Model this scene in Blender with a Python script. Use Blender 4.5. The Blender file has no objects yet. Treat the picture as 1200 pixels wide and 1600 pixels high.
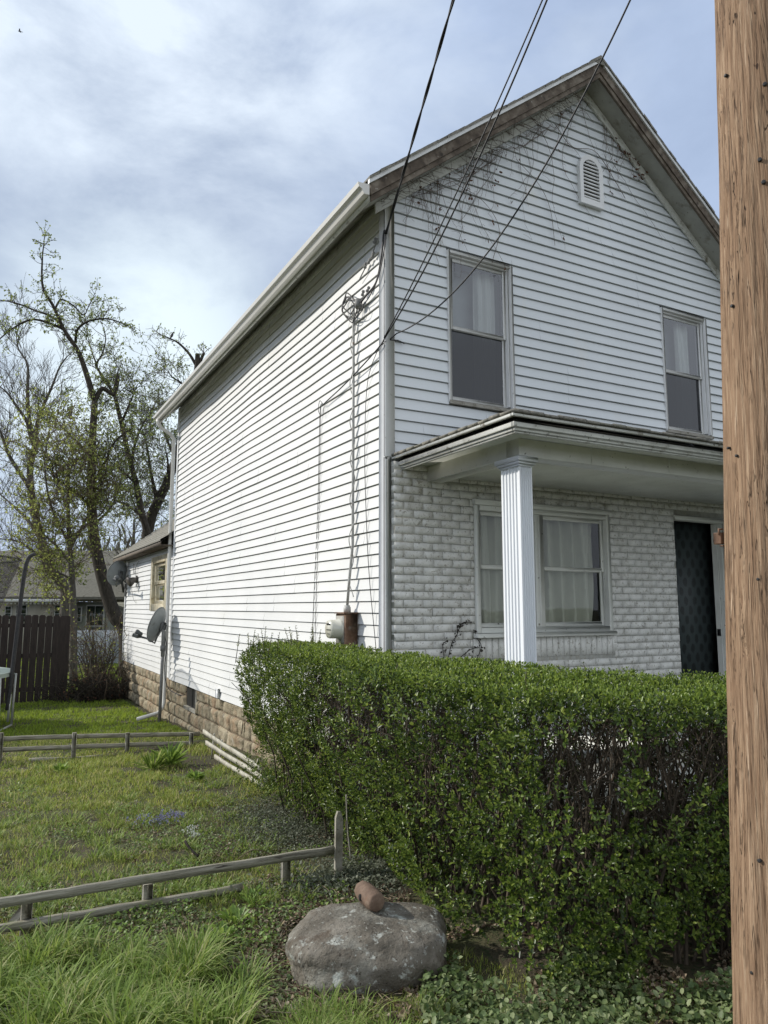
import bpy, math, random
import numpy as np
from mathutils import Vector
R = math.radians
S = bpy.context.scene
H = 1.65                                   # eye height above the verge where the photographer stands
# ---------------------------------------------------------------- camera
PITCH = math.atan(149/1148); AZ = R(28.2)
cam = bpy.data.objects.new('camera', bpy.data.cameras.new('camera'))
S.collection.objects.link(cam); S.camera = cam
cam.location = (0, 0, H); cam.rotation_euler = (math.pi/2+PITCH, 0, -AZ)
cam.data.sensor_fit = 'VERTICAL'; cam.data.sensor_height = 36; cam.data.lens = 36*1148/1600
cam.data.clip_start = 0.05; cam.data.clip_end = 3000
# ---------------------------------------------------------------- light
SUN_EL, SUN_AZ = R(31), R(52)              # azimuth measured from +Y towards -X
w = bpy.data.worlds.new("World"); S.world = w; w.use_nodes = True
nt = w.node_tree; N = nt.nodes; L = nt.links; N.clear()
def nn(tree, t, **k):
    n = tree.nodes.new(t)
    for a, b in k.items(): setattr(n, a, b)
    return n
out = nn(nt, 'ShaderNodeOutputWorld'); bg = nn(nt, 'ShaderNodeBackground'); bg.inputs[1].default_value = 0.1
sky = nn(nt, 'ShaderNodeTexSky', sky_type='NISHITA', sun_disc=False, sun_elevation=SUN_EL, sun_rotation=2*math.pi-SUN_AZ)
sky.air_density = 1.0; sky.dust_density = 1.5
tc = nn(nt, 'ShaderNodeTexCoord')
def wn(scale, detail, rough, loc, sc=(1, 1, 1.9), dist=0.0):
    m = nn(nt, 'ShaderNodeMapping'); m.inputs['Location'].default_value = loc; m.inputs['Scale'].default_value = sc
    L.new(tc.outputs['Generated'], m.inputs[0])
    n = nn(nt, 'ShaderNodeTexNoise'); n.inputs['Scale'].default_value = scale; n.inputs['Detail'].default_value = detail
    n.inputs['Roughness'].default_value = rough; n.inputs['Distortion'].default_value = dist
    L.new(m.outputs[0], n.inputs['Vector']); return n.outputs['Fac']
def ramp(tree, sock, stops):
    r = nn(tree, 'ShaderNodeValToRGB'); e = r.color_ramp.elements
    e[0].position, e[0].color = stops[0][0], tuple(stops[0][1])+(1,)
    e[1].position, e[1].color = stops[-1][0], tuple(stops[-1][1])+(1,)
    for p, c in stops[1:-1]:
        q = e.new(p); q.color = tuple(c)+(1,)
    tree.links.new(sock, r.inputs[0]); return r.outputs[0]
def wmix(f, a, b):
    m = nn(nt, 'ShaderNodeMix', data_type='RGBA')
    for s, v in ((0, f), (6, a), (7, b)):
        if hasattr(v, 'is_linked'): L.new(v, m.inputs[s])
        else: m.inputs[s].default_value = v if s == 0 else tuple(v)+(1,)
    return m.outputs[2]
def wlobe(d, lo, hi):                      # a bank of cloud round one compass direction
    d = Vector(d).normalized()
    v = nn(nt, 'ShaderNodeVectorMath', operation='DOT_PRODUCT'); L.new(tc.outputs['Generated'], v.inputs[0]); v.inputs[1].default_value = d
    m = nn(nt, 'ShaderNodeMapRange', interpolation_type='SMOOTHSTEP'); m.inputs[1].default_value = lo; m.inputs[2].default_value = hi
    L.new(v.outputs['Value'], m.inputs[0]); return m.outputs[0]
def wmath(op, a, b):
    m = nn(nt, 'ShaderNodeMath', operation=op)
    for i, v in enumerate((a, b)):
        if hasattr(v, 'is_linked'): L.new(v, m.inputs[i])
        else: m.inputs[i].default_value = v
    return m.outputs[0]
def raydir(x, y):
    F = np.array([math.sin(AZ), math.cos(AZ), 0]); Rr = np.array([math.cos(AZ), -math.sin(AZ), 0]); U = np.array([0, 0, 1.])
    f3 = F*math.cos(PITCH)+U*math.sin(PITCH); u3 = -F*math.sin(PITCH)+U*math.cos(PITCH)
    return (x-600)*Rr+(800-y)*u3+1148*f3
veil = wn(1.3, 6, .55, (3.1, 1.2, .4), dist=.5)
puff = wn(3.4, 8, .6, (7.3, 2.2, 5.1), dist=.25)
cloudcol = ramp(nt, veil, [(.32, (3.2, 4.1, 5.9)), (.50, (4.3, 5.3, 7.2)), (.68, (6.4, 7.3, 8.5))])
f0 = ramp(nt, puff, [(.32, (.75,)*3), (.62, (.97,)*3)])
c = wmix(f0, sky.outputs[0], cloudcol)
dk = wmath('MULTIPLY', wlobe(raydir(130, 350), .91, .995), .85)
c = wmix(dk, c, (3.1, 3.85, 5.2))
br = wmath('MULTIPLY', wlobe(raydir(230, 30), .93, .995), ramp(nt, puff, [(.33, (.15,)*3), (.6, (.95,)*3)]))
c = wmix(br, c, (7.3, 8.2, 9.3))
br2 = wmath('MULTIPLY', wlobe(raydir(205, 590), .970, .998), ramp(nt, puff, [(.30, (.45,)*3), (.52, (.98,)*3)]))
c = wmix(br2, c, (7.6, 8.7, 9.4))
back = wmath('MULTIPLY', wlobe((.1, -1, .45), -.1, .8), .95)          # added bright cloud, unseen behind the camera, to lift the shaded front
c = wmix(back, c, (7.9, 8.4, 9.2))
L.new(c, bg.inputs[0]); L.new(bg.outputs[0], out.inputs[0])
sl = bpy.data.lights.new('sun', 'SUN'); sl.energy = 3.4; sl.angle = R(0.55); sl.color = (1, .945, .86)
so = bpy.data.objects.new('sun', sl); S.collection.objects.link(so); so.location = (-10, 8, 12)
sd = Vector((-math.sin(SUN_AZ)*math.cos(SUN_EL), math.cos(SUN_AZ)*math.cos(SUN_EL), math.sin(SUN_EL)))
so.rotation_euler = sd.to_track_quat('Z', 'Y').to_euler()
S.view_settings.view_transform = 'Standard'; S.view_settings.look = 'None'; S.view_settings.exposure = 0.24; S.view_settings.gamma = 1
S.render.engine = 'CYCLES'
S.cycles.max_bounces = 6; S.cycles.transparent_max_bounces = 12

# ---------------------------------------------------------------- measuring helpers (all z relative to the eye; build() adds H)
FW = np.array([math.sin(AZ), math.cos(AZ), 0])
def front(x, y, Y): r = raydir(x, y); return r*(Y/r[1])
def side(x, y, X): r = raydir(x, y); return r*(X/r[0])
def at(x, y, d): r = raydir(x, y); return r*(d/(r@FW))
def gz(x, y, z): r = raydir(x, y); return r*(z/r[2])
rng = np.random.default_rng(7); random.seed(7)
_lat = np.random.default_rng(5).random((64, 64))
def vn(x, y, s=1.0, o=0.0):                # smooth value noise 0..1
    x = np.asarray(x, float)*s+o*17.3+500; y = np.asarray(y, float)*s+o*9.1+500
    xi = np.floor(x).astype(int); yi = np.floor(y).astype(int); fx = x-xi; fy = y-yi
    fx = fx*fx*(3-2*fx); fy = fy*fy*(3-2*fy)
    a = _lat[xi % 64, yi % 64]; b = _lat[(xi+1) % 64, yi % 64]; c_ = _lat[xi % 64, (yi+1) % 64]; d = _lat[(xi+1) % 64, (yi+1) % 64]
    return (a*(1-fx)+b*fx)*(1-fy)+(c_*(1-fx)+d*fx)*fy
def gh(x, y):                              # ground height, eye-relative
    base = np.interp(y, [-50, 3, 5, 8, 11, 14, 16, 19, 60], [-1.65, -1.66, -1.775, -1.86, -1.94, -2.09, -2.15, -2.2, -2.3])
    return base+.05*(vn(x, y, .9)-.5)+.025*(vn(x, y, 3.1, 1)-.5)

# ---------------------------------------------------------------- mesh helpers
def link(o): S.collection.objects.link(o); return o
def tag(o, label=None, cat=None, group=None, kind=None):
    for k, v in (('label', label), ('category', cat), ('group', group), ('kind', kind)):
        if v: o[k] = v
    return o
def wloc(o):
    v = Vector((0, 0, 0))
    while o: v += o.location; o = o.parent
    return v
def empty(name, loc, label, cat, group=None):
    o = bpy.data.objects.new(name, None); o.empty_display_size = .2; link(o)
    o.location = (loc[0], loc[1], loc[2]+H); return tag(o, label, cat, group)
def npobj(name, V, faces, mat, parent=None, smooth=False):
    V = np.asarray(V, float).reshape(-1, 3).copy(); V[:, 2] += H
    if parent is not None: org = np.array(wloc(parent))
    else: org = np.array([(V[:, 0].min()+V[:, 0].max())/2, (V[:, 1].min()+V[:, 1].max())/2, V[:, 2].min()])
    V -= org
    me = bpy.data.meshes.new(name)
    me.vertices.add(len(V)); me.vertices.foreach_set('co', V.astype(np.float32).ravel())
    li = []; st = []; tot = []; p = 0
    for F in faces:
        F = np.asarray(F, int)
        if len(F) == 0: continue
        k = F.shape[1]; li.append(F.ravel()); n = len(F)
        st.append(p+np.arange(n)*k); tot.append(np.full(n, k)); p += n*k
    li = np.concatenate(li); st = np.concatenate(st); tot = np.concatenate(tot)
    me.loops.add(len(li)); me.loops.foreach_set('vertex_index', li.astype(np.int32))
    me.polygons.add(len(st)); me.polygons.foreach_set('loop_start', st.astype(np.int32)); me.polygons.foreach_set('loop_total', tot.astype(np.int32))
    if smooth: me.polygons.foreach_set('use_smooth', np.ones(len(st), bool))
    me.update(calc_edges=True); me.validate()
    o = bpy.data.objects.new(name, me); link(o); me.materials.append(mat)
    if parent is not None: o.parent = parent
    else: o.location = org
    return o
class MB:
    def __init__(s): s.v = []; s.f = {}
    def face(s, *pts):
        b = len(s.v); s.v += [tuple(p) for p in pts]; s.f.setdefault(len(pts), []).append(list(range(b, b+len(pts))))
    def idx(s, vs, fs):
        b = len(s.v); s.v += [tuple(p) for p in vs]
        for q in fs: s.f.setdefault(len(q), []).append([i+b for i in q])
    def box(s, a, b, bev=0.0):
        x0, x1 = sorted((a[0], b[0])); y0, y1 = sorted((a[1], b[1])); z0, z1 = sorted((a[2], b[2]))
        c = [(x0+x1)/2, (y0+y1)/2, (z0+z1)/2]; h = [(x1-x0)/2, (y1-y0)/2, (z1-z0)/2]
        s.obox(c, (1, 0, 0), (0, 1, 0), (0, 0, 1), h, bev)
    def obox(s, c, ax, ay, az, h, bev=0.0):
        c = np.array(c, float); A = [np.array(q, float) for q in (ax, ay, az)]
        if bev <= 0 or bev >= min(h)*.9:
            vs = [c+A[0]*h[0]*i+A[1]*h[1]*j+A[2]*h[2]*k for k in (-1, 1) for j in (-1, 1) for i in (-1, 1)]
            s.idx(vs, [(0, 2, 3, 1), (4, 5, 7, 6), (0, 1, 5, 4), (2, 6, 7, 3), (0, 4, 6, 2), (1, 3, 7, 5)]); return
        vs = []; fs = []
        ids = {}
        for ax_ in range(3):                # three vertices per corner
            for sg in np.ndindex(2, 2, 2):
                g = [1 if q else -1 for q in sg]
                p = c.copy()
                for t in range(3): p = p+A[t]*g[t]*(h[t]-(0 if t == ax_ else bev))
                ids[(ax_, sg)] = len(vs); vs.append(p)
        for ax_ in range(3):
            o1, o2 = [t for t in range(3) if t != ax_]
            for sgn in (0, 1):
                def k(a_, b_):
                    g = [0, 0, 0]; g[ax_] = sgn; g[o1] = a_; g[o2] = b_; return ids[(ax_, tuple(g))]
                q = [k(0, 0), k(1, 0), k(1, 1), k(0, 1)]
                fs.append(q if (sgn == 1) ^ (ax_ == 1) else q[::-1])
        for a_ in range(3):
            for b_ in range(a_+1, 3):
                t = 3-a_-b_
                for sa in (0, 1):
                    for sb in (0, 1):
                        g0 = [0, 0, 0]; g0[a_] = sa; g0[b_] = sb; g1 = list(g0); g1[t] = 1
                        g0, g1 = tuple(g0), tuple(g1)
                        fs.append([ids[(a_, g0)], ids[(b_, g0)], ids[(b_, g1)], ids[(a_, g1)]])
        for sg in np.ndindex(2, 2, 2): fs.append([ids[(0, sg)], ids[(1, sg)], ids[(2, sg)]])
        s.idx(vs, fs)
    def beam(s, p, q, wd, th, up=(0, 0, 1), bev=0.0):      # board from p to q: wd across, th along `up`
        p = np.array(p, float); q = np.array(q, float); d = q-p; l = np.linalg.norm(d); d /= l
        u = np.array(up, float); sd_ = np.cross(d, u); sd_ /= np.linalg.norm(sd_); u = np.cross(sd_, d)
        s.obox((p+q)/2, d, sd_, u, (l/2, wd/2, th/2), bev)
    def tube(s, P, r, n=6, cap=True):
        P = np.array(P, float); m = len(P); r = np.broadcast_to(np.array(r, float), (m,))
        T = np.gradient(P, axis=0); T /= np.linalg.norm(T, axis=1)[:, None]+1e-12
        a = np.array([0, 0, 1.]) if abs(T[0][2]) < .9 else np.array([1., 0, 0])
        b0 = len(s.v); th = np.arange(n)*2*math.pi/n
        for i in range(m):
            u = a-T[i]*(a@T[i]); u /= np.linalg.norm(u)+1e-12; a = u; v_ = np.cross(T[i], u)
            for t in th: s.v.append(tuple(P[i]+r[i]*(math.cos(t)*u+math.sin(t)*v_)))
        F = s.f.setdefault(4, [])
        for i in range(m-1):
            for j in range(n):
                k = (j+1) % n; F.append([b0+i*n+j, b0+i*n+k, b0+(i+1)*n+k, b0+(i+1)*n+j])
        if cap and n > 3:
            s.f.setdefault(n, []).append([b0+j for j in range(n)][::-1]); s.f[n].append([b0+(m-1)*n+j for j in range(n)])
    def prism(s, poly, off):                # poly: list of 3-D points, extruded by vector off
        a = [np.array(p, float) for p in poly]; b = [p+np.array(off, float) for p in a]; n = len(a)
        s.face(*a[::-1]); s.face(*b)
        for i in range(n):
            j = (i+1) % n; s.face(a[i], a[j], b[j], b[i])
    def lathe(s, c, ax, prof, n=24):        # prof: (radius, distance along ax)
        ax = np.array(ax, float); ax /= np.linalg.norm(ax); c = np.array(c, float)
        u = np.cross(ax, (0, 0, 1)) if abs(ax[2]) < .9 else np.cross(ax, (1, 0, 0)); u /= np.linalg.norm(u); v_ = np.cross(ax, u)
        b0 = len(s.v)
        for r_, h_ in prof:
            for j in range(n):
                t = 2*math.pi*j/n; s.v.append(tuple(c+ax*h_+r_*(math.cos(t)*u+math.sin(t)*v_)))
        F = s.f.setdefault(4, [])
        for i in range(len(prof)-1):
            for j in range(n):
                k = (j+1) % n; F.append([b0+i*n+j, b0+i*n+k, b0+(i+1)*n+k, b0+(i+1)*n+j])
    def build(s, name, mat, parent=None, smooth=False): return npobj(name, s.v, list(s.f.values()), mat, parent, smooth)

# ---------------------------------------------------------------- materials
MATS = {}
def mat(name, cols, rough=.7, scale=6, sc=(1, 1, 1), detail=6, bump=.2, bscale=None, spec=.4, spots=None, metal=0.0, dist=0.1, b_dist=.01, streak=None):
    m = bpy.data.materials.new(name); m.use_nodes = True; t = m.node_tree; p = t.nodes['Principled BSDF']; MATS[name] = m
    tcn = nn(t, 'ShaderNodeTexCoord'); mp = nn(t, 'ShaderNodeMapping'); mp.inputs['Scale'].default_value = sc
    t.links.new(tcn.outputs['Object'], mp.inputs[0])
    def noise(s_, d_, di=dist, src=None):
        n = nn(t, 'ShaderNodeTexNoise'); n.inputs['Scale'].default_value = s_; n.inputs['Detail'].default_value = d_; n.inputs['Roughness'].default_value = .6
        n.inputs['Distortion'].default_value = di; t.links.new((src or mp).outputs[0], n.inputs['Vector']); return n.outputs['Fac']
    k = len(cols); col = ramp(t, noise(scale, detail), [(.32+.36*i/(k-1), cc) for i, cc in enumerate(cols)])
    def over(col, fac, cc):
        x = nn(t, 'ShaderNodeMix', data_type='RGBA'); t.links.new(fac, x.inputs[0]); t.links.new(col, x.inputs[6]); x.inputs[7].default_value = tuple(cc)+(1,); return x.outputs[2]
    for sp in (spots or []):                # (scale, lo, hi, colour, stretch)
        mp2 = nn(t, 'ShaderNodeMapping'); mp2.inputs['Scale'].default_value = sp[4] if len(sp) > 4 else (1, 1, 1); mp2.inputs['Location'].default_value = (sp[0], 3.3, 1.7)
        t.links.new(tcn.outputs['Object'], mp2.inputs[0])
        f = noise(sp[0], 7, .2, mp2); col = over(col, ramp(t, f, [(sp[1], (0, 0, 0)), (sp[2], (1, 1, 1))]), sp[3])
    t.links.new(col, p.inputs['Base Color']); p.inputs['Roughness'].default_value = rough; p.inputs['Specular IOR Level'].default_value = spec; p.inputs['Metallic'].default_value = metal
    if bump:
        b = nn(t, 'ShaderNodeBump'); b.inputs['Strength'].default_value = bump; b.inputs['Distance'].default_value = b_dist
        t.links.new(noise(bscale or scale*3, 8), b.inputs['Height']); t.links.new(b.outputs[0], p.inputs['Normal'])
    return m
def leafmat(name, cols, trans=.3, rough=.45, spec=.5, hue=None):
    m = bpy.data.materials.new(name); m.use_nodes = True; t = m.node_tree; p = t.nodes['Principled BSDF']; MATS[name] = m
    g = nn(t, 'ShaderNodeNewGeometry'); k = len(cols)
    col = ramp(t, g.outputs['Random Per Island'], [(i/(k-1), cc) for i, cc in enumerate(cols)])
    t.links.new(col, p.inputs['Base Color']); p.inputs['Roughness'].default_value = rough; p.inputs['Specular IOR Level'].default_value = spec
    tr = nn(t, 'ShaderNodeBsdfTranslucent'); hs = nn(t, 'ShaderNodeHueSaturation'); hs.inputs['Value'].default_value = 1.6; hs.inputs['Hue'].default_value = .485
    t.links.new(col, hs.inputs['Color']); t.links.new(hs.outputs[0], tr.inputs[0])
    mx = nn(t, 'ShaderNodeMixShader'); mx.inputs[0].default_value = trans; t.links.new(p.outputs[0], mx.inputs[1]); t.links.new(tr.outputs[0], mx.inputs[2])
    t.links.new(mx.outputs[0], t.nodes['Material Output'].inputs[0]); return m
def glassmat(name, refl, tint=(.8, .84, .82), rough=.02):
    m = bpy.data.materials.new(name); m.use_nodes = True; t = m.node_tree; t.nodes.clear()
    o = nn(t, 'ShaderNodeOutputMaterial'); a = nn(t, 'ShaderNodeBsdfTransparent'); a.inputs[0].default_value = tint+(1,)
    b = nn(t, 'ShaderNodeBsdfGlossy'); b.inputs['Roughness'].default_value = rough; b.inputs[0].default_value = (.95, .97, 1, 1)
    tcn = nn(t, 'ShaderNodeTexCoord'); n = nn(t, 'ShaderNodeTexNoise'); n.inputs['Scale'].default_value = 2.2; n.inputs['Detail'].default_value = 2; t.links.new(tcn.outputs['Object'], n.inputs['Vector'])
    bu = nn(t, 'ShaderNodeBump'); bu.inputs['Strength'].default_value = .06; bu.inputs['Distance'].default_value = .02; t.links.new(n.outputs['Fac'], bu.inputs['Height']); t.links.new(bu.outputs[0], b.inputs['Normal'])
    lw = nn(t, 'ShaderNodeFresnel'); lw.inputs[0].default_value = 1.5; ad = nn(t, 'ShaderNodeMath', operation='ADD'); ad.inputs[1].default_value = refl; t.links.new(lw.outputs[0], ad.inputs[0])
    x = nn(t, 'ShaderNodeMixShader'); t.links.new(ad.outputs[0], x.inputs[0]); t.links.new(a.outputs[0], x.inputs[1]); t.links.new(b.outputs[0], x.inputs[2]); t.links.new(x.outputs[0], o.inputs[0])
    MATS[name] = m; return m
M = MATS
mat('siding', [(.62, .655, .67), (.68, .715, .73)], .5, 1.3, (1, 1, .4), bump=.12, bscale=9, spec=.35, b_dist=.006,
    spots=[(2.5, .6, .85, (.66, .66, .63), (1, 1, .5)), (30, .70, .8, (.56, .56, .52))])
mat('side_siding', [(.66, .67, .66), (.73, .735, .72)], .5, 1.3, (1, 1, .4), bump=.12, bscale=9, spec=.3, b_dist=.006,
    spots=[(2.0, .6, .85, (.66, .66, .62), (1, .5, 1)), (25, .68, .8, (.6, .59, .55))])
mat('trim_white', [(.64, .65, .64), (.74, .75, .74)], .45, 3, bump=.08, spots=[(18, .64, .76, (.42, .41, .37))])
mat('gutter_metal', [(.66, .65, .60), (.74, .73, .69)], .35, 2, (1, .3, 1), bump=.08, spots=[(6, .6, .8, (.48, .46, .40), (1, .4, 1))])
mat('old_paint', [(.50, .50, .45), (.62, .63, .58), (.70, .71, .66)], .6, 4, bump=.35, spots=[(9, .58, .70, (.20, .18, .14)), (28, .62, .7, (.10, .09, .07))])
mat('porch_paint', [(.68, .69, .64), (.75, .76, .71), (.80, .81, .76)], .55, 3, bump=.15, spots=[(5, .66, .80, (.46, .44, .36)), (26, .66, .72, (.13, .12, .09))])
mat('weathered_board', [(.06, .045, .032), (.12, .095, .07), (.22, .19, .15)], .85, 7, (1, 6, 1), bump=.5, spots=[(12, .55, .7, (.035, .027, .02)), (20, .66, .74, (.4, .39, .35))])
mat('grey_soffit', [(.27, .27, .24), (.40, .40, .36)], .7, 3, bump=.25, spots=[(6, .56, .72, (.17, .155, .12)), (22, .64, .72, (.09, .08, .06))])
mat('shingles', [(.13, .125, .11), (.22, .21, .18), (.30, .28, .24)], .95, 26, bump=.8, bscale=90, spots=[(2.2, .5, .75, (.20, .20, .16))])
mat('brick_paint', [(.62, .62, .58), (.71, .71, .67), (.78, .78, .74)], .65, 9, bump=.12, bscale=40, b_dist=.005,
    spots=[(3.0, .55, .75, (.46, .45, .40)), (34, .57, .68, (.33, .31, .26)), (55, .62, .7, (.26, .23, .18))])
mat('mortar', [(.30, .30, .27), (.46, .46, .42)], .85, 14, bump=.4, spots=[(20, .55, .7, (.30, .28, .22))])
mat('stone_block', [(.16, .135, .09), (.28, .24, .16), (.42, .37, .265)], .9, 5, bump=.9, bscale=22, b_dist=.02, spots=[(3, .5, .7, (.30, .20, .12)), (14, .56, .68, (.14, .10, .07)), (8, .62, .72, (.5, .45, .37))])
mat('dark_mortar', [(.10, .075, .05), (.17, .13, .09)], .95, 12)
mat('dark_void', [(.006, .006, .006), (.012, .012, .011)], .9, 4, bump=0)
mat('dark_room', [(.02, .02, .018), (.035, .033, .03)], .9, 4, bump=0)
mat('vinyl_white', [(.66, .67, .66), (.74, .75, .74)], .35, 5, bump=.04, spots=[(20, .66, .78, (.5, .5, .46))])
mat('old_sill', [(.20, .185, .15), (.36, .35, .31)], .85, 10, (1, 1, 4), bump=.5, spots=[(14, .56, .66, (.08, .07, .05))])
mat('cream_wood', [(.48, .40, .25), (.60, .54, .38), (.68, .62, .47)], .7, 8, bump=.3, spots=[(9, .56, .7, (.33, .26, .15))])
mat('curtain', [(.72, .73, .70), (.80, .80, .77)], .9, 20, (1, 1, .2), bump=.15)
mat('curtain_grey', [(.72, .73, .69), (.80, .80, .76)], .9, 20, (1, 1, .2), bump=.15)
mat('shade_grey', [(.30, .32, .33), (.38, .40, .41)], .9, 3, bump=.05)
mat('column_metal', [(.76, .79, .82), (.80, .83, .855)], .4, 3, (1, 1, .3), bump=.0, spots=[(9, .72, .85, (.6, .62, .62))])
mat('rusty', [(.10, .055, .035), (.18, .105, .065), (.26, .18, .125)], .8, 9, bump=.4, spots=[(7, .56, .68, (.34, .33, .30))])
mat('rust_head', [(.10, .066, .046), (.17, .115, .08), (.25, .185, .135)], .8, 14, bump=.5, bscale=60, spots=[(9, .58, .7, (.15, .075, .045))])
mat('meter_metal', [(.34, .33, .29), (.44, .43, .39)], .5, 8, metal=.0, bump=.15, spots=[(9, .58, .7, (.28, .17, .10))])
mat('meter_glass', [(.56, .55, .46), (.64, .63, .55)], .15, 3, bump=0, spec=.8)
mat('black_print', [(.02, .02, .02), (.03, .03, .03)], .6, 5, bump=0)
mat('cable_black', [(.012, .012, .013), (.03, .03, .032)], .5, 20, bump=.1)
mat('cable_grey', [(.15, .15, .145), (.26, .26, .25)], .6, 10, bump=.2)
mat('pipe_grey', [(.30, .30, .28), (.42, .42, .40)], .5, 9, bump=.15, spots=[(12, .6, .7, (.2, .15, .11))])
mat('dish_grey', [(.19, .21, .21), (.26, .28, .28)], .45, 4, bump=.05, spots=[(9, .62, .76, (.10, .10, .09))])
mat('dish_dark', [(.07, .075, .075), (.12, .125, .12)], .55, 6, bump=.1)
mat('lamp_dark', [(.05, .045, .04), (.10, .09, .08)], .5, 6)
mat('fence_dark', [(.016, .012, .010), (.028, .020, .017), (.04, .030, .025)], .75, 6, (3, 3, .5), bump=.35)
mat('grey_wood', [(.19, .175, .13), (.31, .29, .235), (.41, .39, .33)], .9, 9, (1, 1, 1), bump=.6, bscale=50, spots=[(7, .56, .7, (.12, .11, .07)), (40, .62, .7, (.07, .06, .045))])
mat('rail_wood', [(.15, .14, .10), (.27, .255, .20), (.37, .355, .29)], .9, 10, (.35, 6, 6), bump=.7, bscale=30, spots=[(5, .55, .7, (.17, .17, .10)), (16, .60, .68, (.06, .05, .04), (.3, 5, 5))])
mat('white_wood', [(.30, .285, .22), (.42, .40, .33), (.52, .50, .42)], .85, 9, bump=.5, spots=[(12, .56, .68, (.25, .22, .16))])
mat('rock', [(.068, .060, .046), (.135, .120, .095), (.23, .21, .175)], .9, 5, bump=1.0, bscale=26, b_dist=.022, detail=10,
    spots=[(2.6, .54, .66, (.24, .235, .20)), (8, .60, .66, (.42, .44, .40)), (30, .60, .66, (.36, .37, .33)), (7, .58, .68, (.09, .07, .05)), (60, .60, .66, (.05, .04, .03))])
mat('soil', [(.045, .033, .022), (.085, .065, .045), (.13, .105, .075)], .95, 12, bump=.9, bscale=60, b_dist=.02)
mat('turf', [(.055, .043, .027), (.075, .07, .032), (.075, .095, .03)], .95, 1.6, bump=.9, bscale=45, b_dist=.03, spots=[(3.5, .54, .64, (.08, .062, .042)), (30, .54, .62, (.035, .05, .015))])
mat('bark_dark', [(.020, .016, .012), (.05, .042, .032), (.075, .065, .05)], .95, 9, (3, 3, .6), bump=.9, b_dist=.03)
mat('bark_grey', [(.075, .068, .055), (.14, .13, .11)], .95, 8, (3, 3, .6), bump=.8, b_dist=.03)
mat('twig_grey', [(.09, .08, .066), (.15, .14, .12)], .95, 9, bump=.2)
mat('twig_brown', [(.075, .055, .035), (.16, .125, .085)], .95, 9, bump=.2)
mat('hedge_stem', [(.05, .038, .026), (.12, .095, .07)], .9, 9, bump=.3)
mat('vine', [(.09, .065, .045), (.16, .12, .09)], .95, 9, bump=.1)
mat('far_cream', [(.42, .40, .33), (.50, .48, .40)], .7, 4, bump=.1)
mat('far_grey', [(.27, .29, .24), (.36, .38, .33)], .7, 4, bump=.1)
mat('far_roof', [(.10, .095, .075), (.16, .155, .125)], .95, 10, bump=.5)
mat('far_white', [(.50, .54, .58), (.60, .65, .70)], .6, 4, bump=.1)
mat('far_glass', [(.02, .03, .025), (.06, .075, .06)], .08, 2, bump=0, spec=.8)
mat('net_black', [(.03, .03, .032), (.055, .055, .058)], .8, 20, bump=.2)
mat('galv', [(.36, .38, .36), (.46, .48, .46)], .45, 8, metal=.3, bump=.1)
mat('pad_green', [(.26, .32, .28), (.34, .40, .35)], .6, 5)
mat('bird_black', [(.01, .01, .012), (.025, .025, .03)], .6, 20, bump=0)
glassmat('glass_upper', .09, (.80, .84, .84)); glassmat('glass_lower', .02, (.08, .085, .085)); glassmat('glass_porch', .0, (.80, .82, .76))
leafmat('privet', [(.020, .036, .012), (.04, .07, .013), (.065, .11, .017), (.10, .16, .024), (.15, .22, .036), (.27, .33, .07)], .28, .38, .5)
leafmat('privet_sunlit_tip', [(.08, .13, .02), (.13, .20, .03), (.19, .27, .045), (.27, .35, .07)], .32, .42, .4)  # paler tip leaves, with the sunlight on the hedge top put into the colour
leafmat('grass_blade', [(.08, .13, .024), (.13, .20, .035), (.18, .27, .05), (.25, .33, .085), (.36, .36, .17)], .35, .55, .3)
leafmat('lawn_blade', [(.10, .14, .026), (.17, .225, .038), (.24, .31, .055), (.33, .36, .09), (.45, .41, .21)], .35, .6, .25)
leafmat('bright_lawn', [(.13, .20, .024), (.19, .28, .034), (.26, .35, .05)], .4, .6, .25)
leafmat('tree_leaf', [(.14, .19, .06), (.19, .24, .075), (.27, .32, .11)], .4, .6, .2)
leafmat('yellow_green_leaf', [(.17, .22, .055), (.24, .29, .075), (.32, .36, .11)], .45, .6, .2)  # lighter yellow-green leaf colour
leafmat('ground_leaf', [(.06, .095, .03), (.10, .15, .05), (.16, .21, .08), (.27, .31, .16)], .25, .5, .35)
leafmat('grey_leaf', [(.07, .085, .05), (.12, .135, .09), (.19, .205, .15)], .2, .6, .3)
leafmat('weed_leaf', [(.11, .19, .035), (.17, .27, .05), (.24, .35, .08)], .35, .45, .4)
leafmat('litter', [(.07, .045, .03), (.15, .11, .075), (.27, .215, .15), (.36, .31, .23)], .1, .9, .1)
leafmat('petal', [(.14, .13, .28), (.24, .23, .40), (.36, .35, .52)], .3, .6, .2)
leafmat('pale_petal', [(.42, .45, .42), (.62, .64, .60)], .3, .6, .2)
leafmat('far_twig', [(.075, .07, .055), (.11, .105, .08), (.13, .14, .08)], .2, .9, .1)
leafmat('bud', [(.10, .055, .035), (.16, .09, .06)], .1, .9, .1)

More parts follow.
